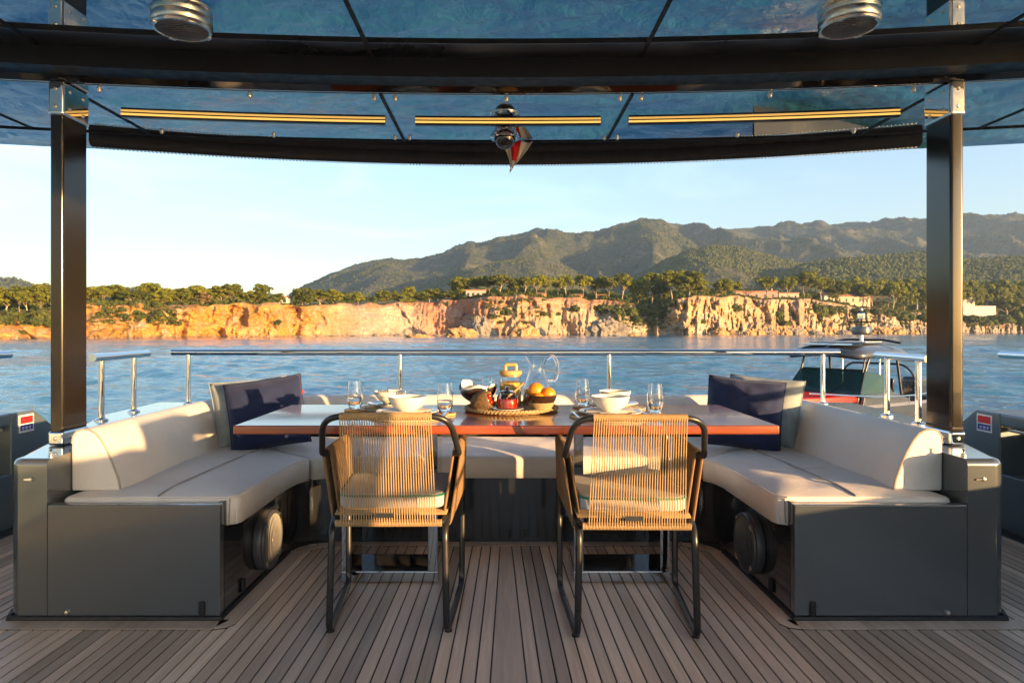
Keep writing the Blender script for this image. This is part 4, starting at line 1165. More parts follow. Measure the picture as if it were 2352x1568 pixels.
# ================================================================== HILLS
def hill(name, ridge, dist, front, mat_, nx=520, amp=1.0, seed=0.0, base_add=14.0, back=1500.0, conc=1.15):
    xs = np.linspace(ridge[0][0], ridge[-1][0], nx)
    ry = lerp(ridge)(xs); rd = lerp(dist)(xs); fd = lerp(front)(xs)
    ry = ry + 1.1*fbm(xs/14.0, seed, 0.0, 4)
    zr = CZ - (ry-VY)*rd/FPX
    zb = base_add + 0*xs
    V = []
    T = np.concatenate([np.linspace(0, 1, 96), 1+np.linspace(0.02, 1, 14)])
    for tt in T:
        d = fd + (rd-fd)*min(tt, 1) + (back*(tt-1) if tt > 1 else 0)
        X = (xs-VX)*d/FPX
        if tt <= 1:
            z = zb + (zr-zb)*tt**conc
            wgt = 4*tt*(1-tt)*(0.6+0.8*tt)
            rel = np.maximum(zr-zb, 20)
            z = z + wgt*amp*(0.085*rel*ridged(X/260.0+seed, d/760.0, seed, 3) + 0.03*rel*fbm(X/110.0, d/130.0, seed+3, 4))
        else:
            z = zr - (zr-zb)*(tt-1)**1.2*0.9
        V.append(np.stack([CX+X, d, z], 1))
    V = np.concatenate(V)
    o = mesh_np(name, V, grid_faces(len(T), nx)[:, ::-1], mat_); tag(o, kind="structure")
    return o, V.reshape(len(T), nx, 3)
t = NT("scrub_hillside")
v = t.coords('Object')
a = t.noise(v, 0.010, 8, 0.62, 0.6); b = t.noise(v, 0.05, 7, 0.7, 0.3)
c = t.ramp(a, [(0.42, (0.035, 0.055, 0.030)), (0.55, (0.085, 0.092, 0.055)), (0.67, (0.27, 0.22, 0.165))])
c = t.mix(0.5, c, t.ramp(b, [(0.35, (0.035, 0.052, 0.022)), (0.68, (0.22, 0.19, 0.13))]))
t.set(base=c, rough=0.95, spec=0.1); t.bump(b, 0.9, 14.0)
M['hillside'] = t.m
far_ridge = [(600, 700), (650, 686), (700, 657), (760, 629), (830, 606), (880, 596), (930, 598), (985, 591), (1050, 574), (1100, 558), (1140, 546), (1200, 536), (1280, 533), (1340, 536), (1400, 529), (1440, 521), (1490, 511), (1515, 508), (1560, 515), (1640, 528), (1690, 526), (1760, 519), (1850, 518), (1950, 514), (2050, 511), (2130, 508), (2230, 501), (2352, 494), (2560, 490)]
H1 = hill("mountain", far_ridge, [(600, 2700), (900, 2900), (1200, 3100), (1510, 3000), (1750, 3900), (2560, 4000)], [(600, 1300), (1200, 1250), (2560, 1500)], M['hillside'], 760, 1.25, 0.0, 24, 1800)
H2 = hill("hill", [(880, 700), (930, 683), (1000, 652), (1100, 613), (1180, 593), (1230, 588), (1280, 600), (1330, 626), (1400, 664), (1450, 690)], [(880, 1700), (1450, 1750)], [(880, 900), (1450, 950)], M['hillside'], 360, 0.8, 3.7, 24, 700)
H3 = hill("hill", [(1330, 700), (1380, 680), (1450, 641), (1520, 601), (1580, 576), (1640, 563), (1700, 568), (1780, 590), (1850, 606), (1900, 640), (1980, 690)], [(1330, 1500), (1980, 1550)], [(1330, 850), (1980, 900)], M['hillside'], 360, 0.7, 8.1, 24, 600)
H4 = hill("hill", [(1700, 690), (1760, 640), (1850, 606), (1950, 592), (2050, 585), (2130, 580), (2230, 597), (2352, 590), (2560, 585)], [(1700, 1200), (2560, 1250)], [(1700, 780), (2560, 820)], M['hillside'], 360, 0.6, 5.2, 22, 500)
H5 = hill("hill", [(-300, 640), (-60, 630), (0, 640), (30, 638), (60, 648), (110, 668), (180, 690), (240, 700)], [(-300, 1900), (240, 1900)], [(-300, 1000), (240, 1000)], M['hillside'], 200, 0.6, 6.2, 20, 500)
H6 = hill("hill", [(220, 700), (280, 664), (310, 659), (335, 658), (370, 668), (420, 690), (480, 700), (560, 690), (590, 675), (625, 674), (655, 682), (700, 700)], [(220, 1700), (700, 2000)], [(220, 900), (700, 1000)], M['hillside'], 220, 0.5, 2.2, 20, 500)

# distant wood on the hills: one mass of small crowns scattered by geometry nodes
def foliage(name, dark, light, hue_var=0.35):
    t = NT(name)
    inf = t.new("ShaderNodeObjectInfo")
    gi = t.new("ShaderNodeNewGeometry")
    v = t.coords('Object')
    n = t.noise(v, 0.55, 4, 0.6)
    r = t.math('ADD', t.math('MULTIPLY', inf.outputs["Random"], hue_var), t.math('MULTIPLY', n, 0.75))
    t.set(base=t.ramp(r, [(0.25, dark), (0.80, light)]), rough=0.75, spec=0.25)
    tr = t.new("ShaderNodeBsdfTranslucent"); tr.inputs[0].default_value = (light[0]*1.2, light[1]*1.2, light[2], 1)
    mx = t.new("ShaderNodeMixShader"); mx.inputs[0].default_value = 0.30
    out = t.n["Material Output"]
    t.link(t.b.outputs[0], mx.inputs[1]); t.link(tr.outputs[0], mx.inputs[2]); t.link(mx.outputs[0], out.inputs[0])
    return t.m
M['pine'] = foliage("pine_foliage", (0.030, 0.048, 0.010), (0.20, 0.205, 0.014))
M['scrub'] = foliage("scrub_foliage", (0.030, 0.050, 0.014), (0.13, 0.145, 0.028))
M['dry'] = foliage("dry_foliage", (0.09, 0.065, 0.025), (0.20, 0.14, 0.05))
M['farwood'] = foliage("distant_wood_foliage", (0.022, 0.042, 0.020), (0.110, 0.125, 0.042), 0.9)
M['bark'] = simple("pine_bark", (0.20, 0.145, 0.10), 0.85, 0.3, 2.0)
M['bark_pale'] = simple("pale_pine_bark", (0.36, 0.28, 0.20), 0.85, 0.3, 2.0)
def scatter(name, pts, sizes, label_kind):
    me = bpy.data.meshes.new(name); me.from_pydata([tuple(p) for p in pts], [], [])
    a = me.attributes.new("size", 'FLOAT', 'POINT'); a.data.foreach_set("value", np.asarray(sizes, np.float32))
    o = bpy.data.objects.new(name, me); col.objects.link(o); tag(o, kind="stuff")
    g = bpy.data.node_groups.new(name+"_scatter", 'GeometryNodeTree')
    g.interface.new_socket("Geometry", in_out='INPUT', socket_type='NodeSocketGeometry'); g.interface.new_socket("Geometry", in_out='OUTPUT', socket_type='NodeSocketGeometry')
    N, L = g.nodes, g.links
    gi, go = N.new("NodeGroupInput"), N.new("NodeGroupOutput")
    ico = N.new("GeometryNodeMeshIcoSphere"); ico.inputs["Radius"].default_value = 1.0; ico.inputs["Subdivisions"].default_value = 2
    pos = N.new("GeometryNodeInputPosition"); nz = N.new("ShaderNodeTexNoise"); nz.inputs["Scale"].default_value = 1.7; nz.noise_dimensions = '3D'
    L.new(pos.outputs[0], nz.inputs["Vector"])
    sub = N.new("ShaderNodeVectorMath"); sub.operation = 'SUBTRACT'; L.new(nz.outputs[1], sub.inputs[0]); sub.inputs[1].default_value = (0.5, 0.5, 0.5)
    scl = N.new("ShaderNodeVectorMath"); scl.operation = 'SCALE'; L.new(sub.outputs[0], scl.inputs[0]); scl.inputs["Scale"].default_value = 1.1
    sp = N.new("GeometryNodeSetPosition"); L.new(ico.outputs[0], sp.inputs[0]); L.new(scl.outputs[0], sp.inputs["Offset"])
    sm = N.new("GeometryNodeSetMaterial"); sm.inputs["Material"].default_value = M['farwood']; L.new(sp.outputs[0], sm.inputs[0])
    iop = N.new("GeometryNodeInstanceOnPoints")
    at = N.new("GeometryNodeInputNamedAttribute"); at.data_type = 'FLOAT'; at.inputs[0].default_value = "size"
    rv = N.new("FunctionNodeRandomValue"); rv.data_type = 'FLOAT_VECTOR'; rv.inputs[0].default_value = (0, 0, 0); rv.inputs[1].default_value = (0.5, 0.5, 6.28)
    L.new(gi.outputs[0], iop.inputs["Points"]); L.new(sm.outputs[0], iop.inputs["Instance"]); L.new(at.outputs[0], iop.inputs["Scale"]); L.new(rv.outputs[0], iop.inputs["Rotation"])
    L.new(iop.outputs[0], go.inputs[0])
    md = o.modifiers.new("scatter", 'NODES'); md.node_group = g
    return o
rs = np.random.RandomState(3)
P_, S_ = [], []
def seed_wood(G, n, smin, smax, bare=0.0, tmin=0.03, tmax=0.9, zoff=0.3):
    Vh = G[1]; nt, nx = Vh.shape[:2]
    ti = rs.rand(n)*(tmax-tmin)+tmin; xi = rs.rand(n)
    fi, fj = ti*95, xi*(nx-1)
    i0, j0 = np.clip(fi.astype(int), 0, 108), np.clip(fj.astype(int), 0, nx-2)
    a, b = (fi-i0)[:, None], (fj-j0)[:, None]
    p = Vh[i0, j0]*(1-a)*(1-b) + Vh[i0+1, j0]*a*(1-b) + Vh[i0, j0+1]*(1-a)*b + Vh[i0+1, j0+1]*a*b
    dens = 0.5 + 0.9*fbm(p[:, 0]/150.0, p[:, 1]/220.0, 1.0, 3) - bare
    keep = rs.rand(n) < np.clip(dens+0.25, 0.06, 1)
    p = p[keep]; s = smin + (smax-smin)*rs.rand(len(p))**1.7
    p = p.copy(); p[:, 2] += s*zoff
    P_.append(p); S_.append(s)
seed_wood(H1, 76000, 1.5, 4.2, 0.35, 0.05, 1.01, 0.1)
seed_wood(H2, 16000, 1.1, 3.0, 0.25, 0.05, 1.02, 0.2)
seed_wood(H3, 18000, 1.1, 3.2, 0.05, 0.05, 1.02, 0.2)
seed_wood(H4, 16000, 1.4, 3.8, -0.25, 0.03, 1.02, 0.2)
seed_wood(H5, 2600, 2.5, 4.5, 0.0, 0.1, 1.02); seed_wood(H6, 2600, 2.5, 4.5, 0.0, 0.1, 1.02)
scatter("distant_wood", np.concatenate(P_), np.concatenate(S_), None)
def leafy(name, pts, sizes, mt, per=34, leaf=0.42):
    """a mass of low growth: every plant a ball of leaf-sized faces"""
    pts, sizes = np.asarray(pts, float), np.asarray(sizes, float)
    N = len(pts)*per
    c = np.repeat(pts, per, 0); s = np.repeat(sizes, per)[:, None]
    n = rs.randn(N, 3); n[:, 2] = np.abs(n[:, 2])*0.9-0.25; n /= np.linalg.norm(n, axis=1)[:, None]
    c = c + n*s*(0.6+0.5*rs.rand(N, 1))*np.array([1.25, 1.25, 0.85])
    m = n + rs.randn(N, 3)*0.55; m /= np.linalg.norm(m, axis=1)[:, None]
    t1 = np.cross(m, rs.randn(N, 3)); t1 /= np.linalg.norm(t1, axis=1)[:, None]; t2 = np.cross(m, t1)
    a = s*leaf*(0.7+0.6*rs.rand(N, 1)); b = a*0.75
    V = np.stack([c-t1*a, c-t2*b, c+t1*a, c+t2*b], 1).reshape(-1, 3)
    o = mesh_np(name, V, np.arange(N*4).reshape(-1, 4), M[mt], smooth=False); tag(o, kind="stuff"); return o
# wooded plain between the cliffs and the hills
P2, S2 = [], []
for k in range(5200):
    x = rs.rand()*2700-200; b = 55 + 620*rs.rand()**1.5
    if (560 < x < 1020) and rs.rand() < 0.93: continue
    d = float(edgeD(x)) + b
    z = float(ground(x, b)); s = 2.2+2.4*rs.rand()
    P2.append((CX+(x-VX)*d/FPX, d, z + s*0.6)); S2.append(s)
leafy("plain_wood", P2, S2, "pine", 40, 0.36)
# low scrub on the cliff brow and slopes
P3, S3 = [], []
for k in range(1500):
    x = rs.rand()*2700-200; b = 1 + 26*rs.rand()**1.4
    d = float(edgeD(x)) + b; s = 0.4+0.8*rs.rand()**2
    if 655 < x < 1050 and rs.rand() < 0.5: continue
    P3.append((CX+(x-VX)*d/FPX, d, float(ground(x, b)) + s*0.4)); S3.append(s)
for (xa, xb, n) in ((1055, 1460, 120), (1600, 1860, 90), (1890, 2130, 110), (205, 640, 90)):
    for k in range(n):
        x = xa+(xb-xa)*rs.rand(); b = 1.5+5*rs.rand(); s = 0.8+1.3*rs.rand()**1.5
        d = float(edgeD(x)) + b; P3.append((CX+(x-VX)*d/FPX, d, float(ground(x, b)) + s*0.4)); S3.append(s)
sl = [(0, 128, 0.55, 0.95, 90), (205, 430, 0.45, 0.98, 110), (1415, 1545, 0.25, 1.0, 230), (1120, 1260, 0.45, 0.95, 60), (1850, 1960, 0.3, 0.95, 130), (1950, 2352, 0.3, 1.0, 330)]
for (xa, xb, sa, sb, n) in sl:
    for k in range(n):
        x = xa+(xb-xa)*rs.rand(); s = sa+(sb-sa)*rs.rand()
        col_i = int((x+420)/1.5); j = int(s*NS)
        p = rows[j][col_i]; q = 0.45+1.1*rs.rand()**1.6
        P3.append((p[0], p[1]-0.2, p[2]+q*0.3)); S3.append(q)
leafy("cliff_scrub", P3, S3, "scrub", 34, 0.40)

# ---- pines, one by one
def crown_mesh(seed, kind):
    r = random.Random(seed); mb = MB()
    cl = []
    if kind == 'umbrella': n, zc_, rx, rz, z0 = 24, 8.2, 4.0, 2.3, 12.0
    elif kind == 'round': n, zc_, rx, rz, z0 = 28, 6.6, 3.6, 3.7, 12.0
    elif kind == 'tall': n, zc_, rx, rz, z0 = 24, 6.6, 2.4, 4.1, 12.0
    else: n, zc_, rx, rz, z0 = 18, 1.9, 3.1, 1.5, 4.0
    for i in range(n):
        a = r.random()*2*PI; q = math.sqrt(r.random())
        zz = r.uniform(-1, 1)*math.sqrt(max(0.05, 1-q*q))
        cl.append((q*rx*math.cos(a), q*rx*math.sin(a), zc_+zz*rz, r.uniform(0.9, 1.65)*(0.8 if kind == 'bush' else 1.0)))
    for (x, y, z, s) in cl:
        m = 62
        for k in range(m):
            u, w = r.random()*2*PI, r.uniform(-0.55, 1)
            nrm = Vector((math.cos(u)*math.sqrt(1-w*w), math.sin(u)*math.sqrt(1-w*w), w))
            c = Vector((x, y, z)) + Vector((nrm.x*s*1.15, nrm.y*s*1.15, nrm.z*s*0.75))*r.uniform(0.65, 1.08)
            nn = (nrm + Vector((r.uniform(-1, 1), r.uniform(-1, 1), r.uniform(-0.6, 1)))*0.7).normalized()
            t1 = nn.orthogonal().normalized(); t2 = nn.cross(t1)
            t1 = Matrix.Rotation(r.random()*6.28, 3, nn) @ t1; t2 = nn.cross(t1)
            w1, w2 = r.uniform(0.34, 0.62), r.uniform(0.26, 0.48)
            mb.add([c-t1*w1-t2*w2*0.4, c+t1*w1*0.2-t2*w2, c+t1*w1, c+t2*w2, c-t1*w1*0.5+t2*w2*0.7], [(0, 1, 2, 3, 4)])
    return mb, cl
def trunk_mesh(seed, kind, cl):
    r = random.Random(seed+99); mb = MB()
    lean = r.uniform(-0.8, 0.8)
    top = 8.2 if kind != 'tall' else 7.5
    f = lambda z: Vector((lean*(max(z, 0)/9)**1.6 + 0.25*math.sin(z*0.8+seed), 0.3*math.sin(z*0.6+seed*2), z))
    mb.tube([f(z) for z in (-1.5, 0, 1.5, 3, 4.5, 6, top)], [0.34, 0.27, 0.22, 0.19, 0.16, 0.13, 0.08], 7)
    for (x, y, z, s) in cl[::2]:
        b0 = f(min(top-0.5, max(2.5, z-2.6-r.random())))
        mb.tube([b0, (b0+Vector((x, y, z)))/2 + Vector((0, 0, -0.3)), Vector((x, y, z))], [0.12, 0.08, 0.03], 5)
    return mb
protos = {}
for i, kind in enumerate(['umbrella', 'umbrella', 'round', 'round', 'tall', 'bush', 'bush']):
    mb, cl = crown_mesh(20+i, kind)
    cm = bpy.data.meshes.new("crown"); cm.from_pydata(mb.v, [], mb.f)
    tm = None
    if kind != 'bush':
        tmb = trunk_mesh(20+i, kind, cl); tm = bpy.data.meshes.new("trunk"); tm.from_pydata(tmb.v, [], tmb.f)
        tm.polygons.foreach_set("use_smooth", [True]*len(tm.polygons)); tm.materials.append(M['bark_pale'] if i % 2 else M['bark'])
    cm.materials.append(M['pine'] if kind != 'bush' else M['scrub'])
    protos.setdefault(kind, []).append((cm, tm))
dry_mb, dcl = crown_mesh(77, 'round'); dry_m = bpy.data.meshes.new("crown"); dry_m.from_pydata(dry_mb.v, [], dry_mb.f); dry_m.materials.append(M['dry'])
tree_n = 0
_cnt = {}
def nth(text):
    i = _cnt.get(text, 0); _cnt[text] = i+1
    return ['first','second','third','fourth','fifth','sixth','seventh','eighth','ninth','tenth','eleventh','twelfth','thirteenth','fourteenth','fifteenth','sixteenth','seventeenth','eighteenth'][i] + ' ' + text
def tree(x, ytop, wpx, back, label, kind='umbrella', group="pines along the cliff top", name="pine_tree", dry=False):
    global tree_n
    d = float(edgeD(x)) + back
    z = float(ground(x, back)) - 0.2
    H = (VY-ytop+6)*d/FPX + CZ - z
    ht = 11.4 if kind in ('umbrella', 'round') else 11.6 if kind == 'tall' else 4.2
    wd = {'umbrella': 10.6, 'round': 9.6, 'tall': 7.4, 'bush': 8.0}[kind]
    cm, tm = protos[kind][tree_n % len(protos[kind])]
    e = empty(name, (CX+(x-VX)*d/FPX, d, z), (tree_n*2.39) % 6.28, label, "tree" if kind != 'bush' else "shrub", group)
    sz = max(0.15, H/ht); sw = wpx*1.26*d/FPX/wd
    e.scale = (sw, sw, sz)
    c = bpy.data.objects.new("crown", dry_m if dry else cm); col.objects.link(c); c.parent = e
    if tm:
        k = bpy.data.objects.new("trunk", tm); col.objects.link(k); k.parent = e
    tree_n += 1
ORD = ['first','second','third','fourth','fifth','sixth','seventh','eighth','ninth','tenth','eleventh','twelfth','thirteenth','fourteenth','fifteenth','sixteenth','seventeenth','eighteenth']
WI = 0
for (x, y, w, b, k) in sorted(((-20, 652, 70, 8, 'round'), (15, 656, 60, 10, 'round'), (45, 672, 46, 4, 'umbrella'), (62, 664, 50, 14, 'umbrella'), (92, 652, 64, 12, 'round'), (120, 650, 46, 20, 'round'),
                        (213, 660, 42, 10, 'round'), (235, 666, 36, 6, 'umbrella'), (262, 656, 58, 14, 'round'), (300, 668, 46, 6, 'round'), (322, 672, 40, 8, 'umbrella'), (347, 655, 50, 14, 'umbrella'), (372, 669, 46, 6, 'round'), (395, 664, 44, 10, 'round'), (418, 663, 46, 8, 'round'),
                        (452, 661, 44, 8, 'umbrella'), (482, 664, 44, 12, 'round'), (508, 656, 56, 10, 'round'), (532, 655, 42, 8, 'umbrella'), (566, 670, 36, 7, 'round'), (588, 672, 44, 5, 'round'))):
    tree(x, y, w, b, (ORD[WI] + (" pine from the picture's left edge, left of the port post" if x < 160 else " pine right of the port post on the ochre cliff")), k, "pines on the western cliff"); WI = 0 if x == 120 else WI+1
tree(466, 673, 32, 4, "dry brownish tree standing by the small hut on the ochre cliff", 'round', dry=True)
tree(603, 655, 36, 8, "umbrella pine with a bare trunk in front of the white house on the ochre cliff", 'umbrella')
tree(640, 676, 22, 8, "slim pine at the end of the ochre cliff's trees", 'tall')
for (x, y, w, b, k) in sorted(((697, 663, 48, 8, 'round'), (734, 665, 46, 6, 'round'), (765, 668, 46, 5, 'round'))):
    tree(x, y, w, b, nth("pine from the left in the clump of three above the cove"), k, "three pines above the cove")
tree(822, 673, 24, 5, "small lone pine above the pale cove scree", 'tall')
for (x, y, w, b, k) in sorted(((882, 669, 34, 5, 'round'), (906, 671, 32, 6, 'round'), (940, 659, 28, 6, 'tall'), (960, 676, 50, 8, 'round'), (985, 666, 42, 7, 'round'), (1006, 664, 28, 6, 'tall'), (925, 680, 50, 4, 'bush'), (1030, 676, 40, 6, 'round'))):
    tree(x, y, w, b, nth("tree from the left in the low row above the red bank"), k, "pines above the red bank")
tree(1060, 637, 48, 10, "big rounded pine at the left end of the pink house", 'round')
for (x, y, w, b, k) in sorted(((1098, 641, 48, 26, 'umbrella'), (1124, 637, 36, 20, 'umbrella'), (1150, 636, 54, 9, 'umbrella'), (1186, 641, 32, 12, 'tall'), (1206, 641, 34, 8, 'umbrella'), (1232, 635, 46, 12, 'umbrella'), (1252, 640, 38, 10, 'umbrella'))):
    tree(x, y, w, b, nth("pine from the left in the close row over the headland"), k, "pines over the headland")
for (x, y, w, b, k) in sorted(((1282, 641, 36, 10, 'umbrella'), (1300, 638, 34, 8, 'umbrella'), (1340, 634, 38, 8, 'umbrella'), (1370, 646, 36, 12, 'umbrella'), (1398, 636, 50, 8, 'umbrella'), (1430, 634, 46, 10, 'umbrella'))):
    tree(x, y, w, b, nth("pale-trunked pine from the left on the plateau right of the headland"), k, "umbrella pines on the plateau")
for (x, y, w, b, k) in sorted(((1468, 642, 46, 6, 'round'), (1497, 633, 56, 10, 'umbrella'), (1520, 648, 40, 4, 'round'), (1542, 627, 58, 10, 'umbrella'), (1580, 621, 66, 12, 'round'), (1612, 642, 38, 16, 'tall'))):
    tree(x, y, w, b, nth("pine from the left in the tall grove before the tan cliff"), k, "grove by the tan cliff")
tree(1660, 641, 38, 8, "larger of two round pines on the brow of the tan cliff", 'round')
tree(1688, 646, 27, 10, "smaller of two round pines on the brow of the tan cliff", 'round')
tree(1760, 637, 44, 7, "lone umbrella pine in front of the long pink villa", 'umbrella')
for (x, y, w, b, k) in sorted(((1808, 643, 38, 8, 'umbrella'), (1846, 626, 66, 12, 'umbrella'), (1884, 641, 50, 12, 'umbrella'), (1920, 643, 54, 26, 'round'), (1960, 636, 52, 30, 'round'))):
    tree(x, y, w, b, nth("broad pine from the left between the pink villa and cream house"), k, "pines by the cream house")
for (x, y, w, b, k) in sorted(((1992, 655, 44, 8, 'umbrella'), (2003, 640, 50, 30, 'round'), (2040, 641, 52, 26, 'umbrella'), (2052, 654, 44, 8, 'umbrella'), (2078, 650, 46, 12, 'round'), (2106, 632, 60, 30, 'round'), (2124, 648, 46, 10, 'round'), (2150, 645, 46, 16, 'round'), (2185, 650, 46, 14, 'round'), (2200, 640, 46, 24, 'round'))):
    tree(x, y, w, b, nth("pine from the left in the wood right of the cream house"), k, "pines in the eastern wood")
for (x, y, w, b, k) in sorted(((2226, 641, 50, 26, 'round'), (2262, 648, 46, 30, 'round'), (2290, 641, 60, 22, 'round'), (2328, 650, 66, 12, 'round'), (2352, 641, 60, 22, 'round'), (2312, 676, 60, 4, 'round'), (2385, 655, 70, 8, 'round'), (2345, 690, 60, 2, 'bush'))):
    tree(x, y, w, b, nth("dense tree from the left beyond the starboard post"), k, "pines right of the post")
def shrub(x, s, w, h, label, group="shrubs on the cliff faces"):
    """shrub rooted on the cliff face of column x, a share s of the way up"""
    p = rows[int(s*NS)][int((x+420)/1.5)]
    global tree_n
    cm, _ = protos['bush'][tree_n % 2]
    e = empty("shrub", (p[0], p[1]-0.3, p[2]-0.4), tree_n*1.7, label, "shrub", group)
    sw = w*p[1]/FPX/8.0
    e.scale = (sw, sw, h*p[1]/FPX/4.0)
    c = bpy.data.objects.new("crown", cm); col.objects.link(c); c.parent = e
    tree_n += 1
for (x, s, w, h) in sorted(((30, 0.62, 46, 14), (75, 0.55, 50, 22), (100, 0.72, 46, 24), (120, 0.5, 30, 16), (48, 0.30, 28, 10), (285, 0.62, 28, 14), (318, 0.70, 40, 10), (365, 0.66, 36, 12), (398, 0.60, 34, 14), (408, 0.45, 22, 12))):
    shrub(x, s, w, h, nth("low shrub from the left on the ochre rock slope"), "shrubs on the ochre slope")
shrub(638, 0.42, 20, 15, "single dark shrub clinging to the middle of the ochre cliff")
shrub(1028, 0.80, 9, 16, "dark shrub hanging on the red bank below the pink house")
for (x, s, w, h) in sorted(((1090, 0.42, 22, 12), (1132, 0.45, 20, 14), (1165, 0.55, 36, 16), (1150, 0.35, 22, 9), (1250, 0.55, 22, 12), (1282, 0.55, 18, 10), (1265, 0.35, 12, 8), (1320, 0.62, 26, 18), (1205, 0.35, 26, 8))):
    shrub(x, s, w, h, nth("shrub from the left on the rocky headland"), "shrubs on the headland")
for (x, s, w, h) in sorted(((1385, 0.62, 46, 24), (1420, 0.60, 34, 22), (1448, 0.6, 40, 24), (1475, 0.66, 44, 26), (1500, 0.55, 44, 28), (1455, 0.42, 40, 20), (1500, 0.36, 34, 22), (1528, 0.72, 46, 24), (1545, 0.85, 40, 18))):
    shrub(x, s, w, h, nth("dark shrub from the left in the overgrown gully"), "shrubs in the gully")
for (x, s, w, h) in sorted(((1615, 0.35, 20, 12), (1690, 0.60, 28, 22), (1715, 0.45, 20, 14), (1785, 0.40, 38, 26), (1800, 0.28, 34, 16), (1880, 0.5, 44, 34), (1905, 0.6, 40, 26), (1925, 0.75, 40, 16))):
    shrub(x, s, w, h, nth("green shrub from the left on the tan cliff"), "shrubs on the tan cliff")
for (x, s, w, h) in sorted(((1975, 0.8, 46, 14), (2010, 0.75, 46, 16), (2045, 0.7, 40, 20), (2080, 0.6, 46, 24), (2120, 0.55, 46, 22), (2230, 0.5, 60, 26), (2265, 0.45, 50, 22), (2300, 0.6, 60, 24), (2340, 0.55, 50, 22))):
    shrub(x, s, w, h, nth("shrub from the left on the low eastern shore"), "shrubs on the eastern slope")

# ---- villas
M['stucco_pink'] = simple("pink_stucco", (0.36, 0.20, 0.16), 0.9, 0.1, 0.6)
M['stucco_pale'] = simple("pale_pink_stucco", (0.42, 0.32, 0.27), 0.9, 0.1, 0.6)
M['stucco_ochre'] = simple("ochre_stucco", (0.42, 0.22, 0.07), 0.9, 0.1, 0.6)
M['stucco_cream'] = simple("cream_stucco", (0.46, 0.36, 0.25), 0.9, 0.1, 0.6)
M['stucco_white'] = simple("white_stucco", (0.50, 0.46, 0.41), 0.9, 0.1, 0.6)
M['tile'] = simple("terracotta_roof_tile", (0.33, 0.15, 0.08), 0.9, 0.25, 1.5, bump=0.6, bscale=6)
M['pane'] = gloss("dark_window_pane", (0.03, 0.045, 0.055), 0.06, 1.5)
M['shade'] = simple("dark_timber", (0.06, 0.045, 0.035), 0.8)
def villa(x, ybase, ytop, wpx, back, wall, label, wins=3, roof='gable', porch=False, chim=False, depth=7.0):
    d = float(edgeD(x)) + back + 6
    p = P(x, ybase, d); w = wpx*d/FPX; h = (ybase-ytop)*d/FPX
    e = empty("villa", p, 0, label, "house", "villas along the cliff top")
    hw = h*(0.72 if roof == 'gable' else 0.9)
    MB().box(-w/2, w/2, 0, depth, -4.0, hw).build("wall", M[wall], e, smooth=False)
    if roof == 'gable':
        MB().prism([(-0.5, hw+0.005), (depth+0.5, hw+0.005), (depth*0.5, h)], -w/2-0.4, w/2+0.4, plane='yz').build("roof", M['tile'], e, smooth=False)
    else:
        MB().box(-w/2-0.4, w/2+0.4, -0.5, depth+0.4, hw+0.005, h).build("roof", M['tile'] if roof == 'flat' else M[wall], e, smooth=False)
    for i in range(wins):
        wx = -w/2 + w*(i+0.5)/wins; ww = min(1.5, w/wins*0.5); wh = hw*0.5
        f = MB().box(wx-ww/2-0.1, wx+ww/2+0.1, -0.10, -0.003, hw*0.24, hw*0.24+wh+0.1).build("window", M['stucco_white'], e, smooth=False)
        MB().box(wx-ww/2, wx+ww/2, -0.16, -0.103, hw*0.27, hw*0.24+wh).build("pane", M['pane'], f, smooth=False)
    if porch:
        MB().box(w/2+0.02, w/2+w*0.55, 0.2, depth*0.8, hw*0.82, hw*0.95).build("porch_roof", M['shade'], e, smooth=False)
        for k in range(3):
            MB().box(w/2+w*0.53*(k+1)/3-0.2, w/2+w*0.53*(k+1)/3, 0.3, 0.5, -3, hw*0.815).build("porch_post", M['shade'], e, smooth=False)
    if chim:
        MB().box(w*0.38, w*0.38+0.9, depth*0.3, depth*0.3+0.9, hw*0.5, h*1.28).build("chimney", M[wall], e, smooth=False)
villa(1093, 687, 665, 46, 6, 'stucco_pale', "pale pink house with wide windows under the headland pines", 4, 'flat')
villa(1246, 686, 671, 18, 12, 'stucco_ochre', "small ochre house half hidden by pines right of the pale pink one", 1)
villa(227, 691, 672, 36, 16, 'stucco_cream', "low house with a brown roof just right of the port post", 2)
villa(481, 700, 688, 15, 8, 'stucco_white', "tiny hut with a terracotta roof by the dry tree", 1)
villa(645, 699, 680, 34, 9, 'stucco_white', "white house among trees near the end of the ochre cliff", 2, 'flat')
villa(1325, 690, 674, 30, 14, 'stucco_ochre', "ochre house behind the pale-trunked pines", 2)
villa(1382, 690, 676, 26, 14, 'shade', "dark timber pavilion beneath the umbrella pines", 2, 'flat')
villa(1635, 692, 676, 46, 16, 'shade', "dark red veranda in the grove left of the tan cliff", 4, 'flat')
villa(1738, 690, 668, 96, 16, 'stucco_pink', "long pink villa on the brow of the tan cliff", 5, 'flat', chim=True)
villa(1812, 692, 672, 46, 14, 'stucco_pale', "pinkish wing with a roof terrace right of the long pink villa", 3, 'flat')
villa(1905, 694, 670, 24, 22, 'stucco_white', "white gable behind the pines left of the cream house", 1)
villa(1960, 698, 674, 78, 14, 'stucco_cream', "cream and orange house with blue-grey windows and a timber porch", 5, 'gable', porch=True)
villa(2222, 701, 680, 34, 16, 'stucco_white', "white pavilion with glass doors right of the starboard post", 3, 'flat')
d = float(edgeD(2250)) + 9
p = P(2250, 720, d)
wl2 = MB().box(-16, 16, 0, 0.6, -5, 7.5).build("terrace_wall", M['stucco_white'], smooth=False); wl2.location = p; tag(wl2, "long white retaining wall of the terrace right of the starboard post", "wall")
e = empty("parasol", P(2246, 701, d+2), 0, "white parasol on the terrace right of the starboard post", "parasol")
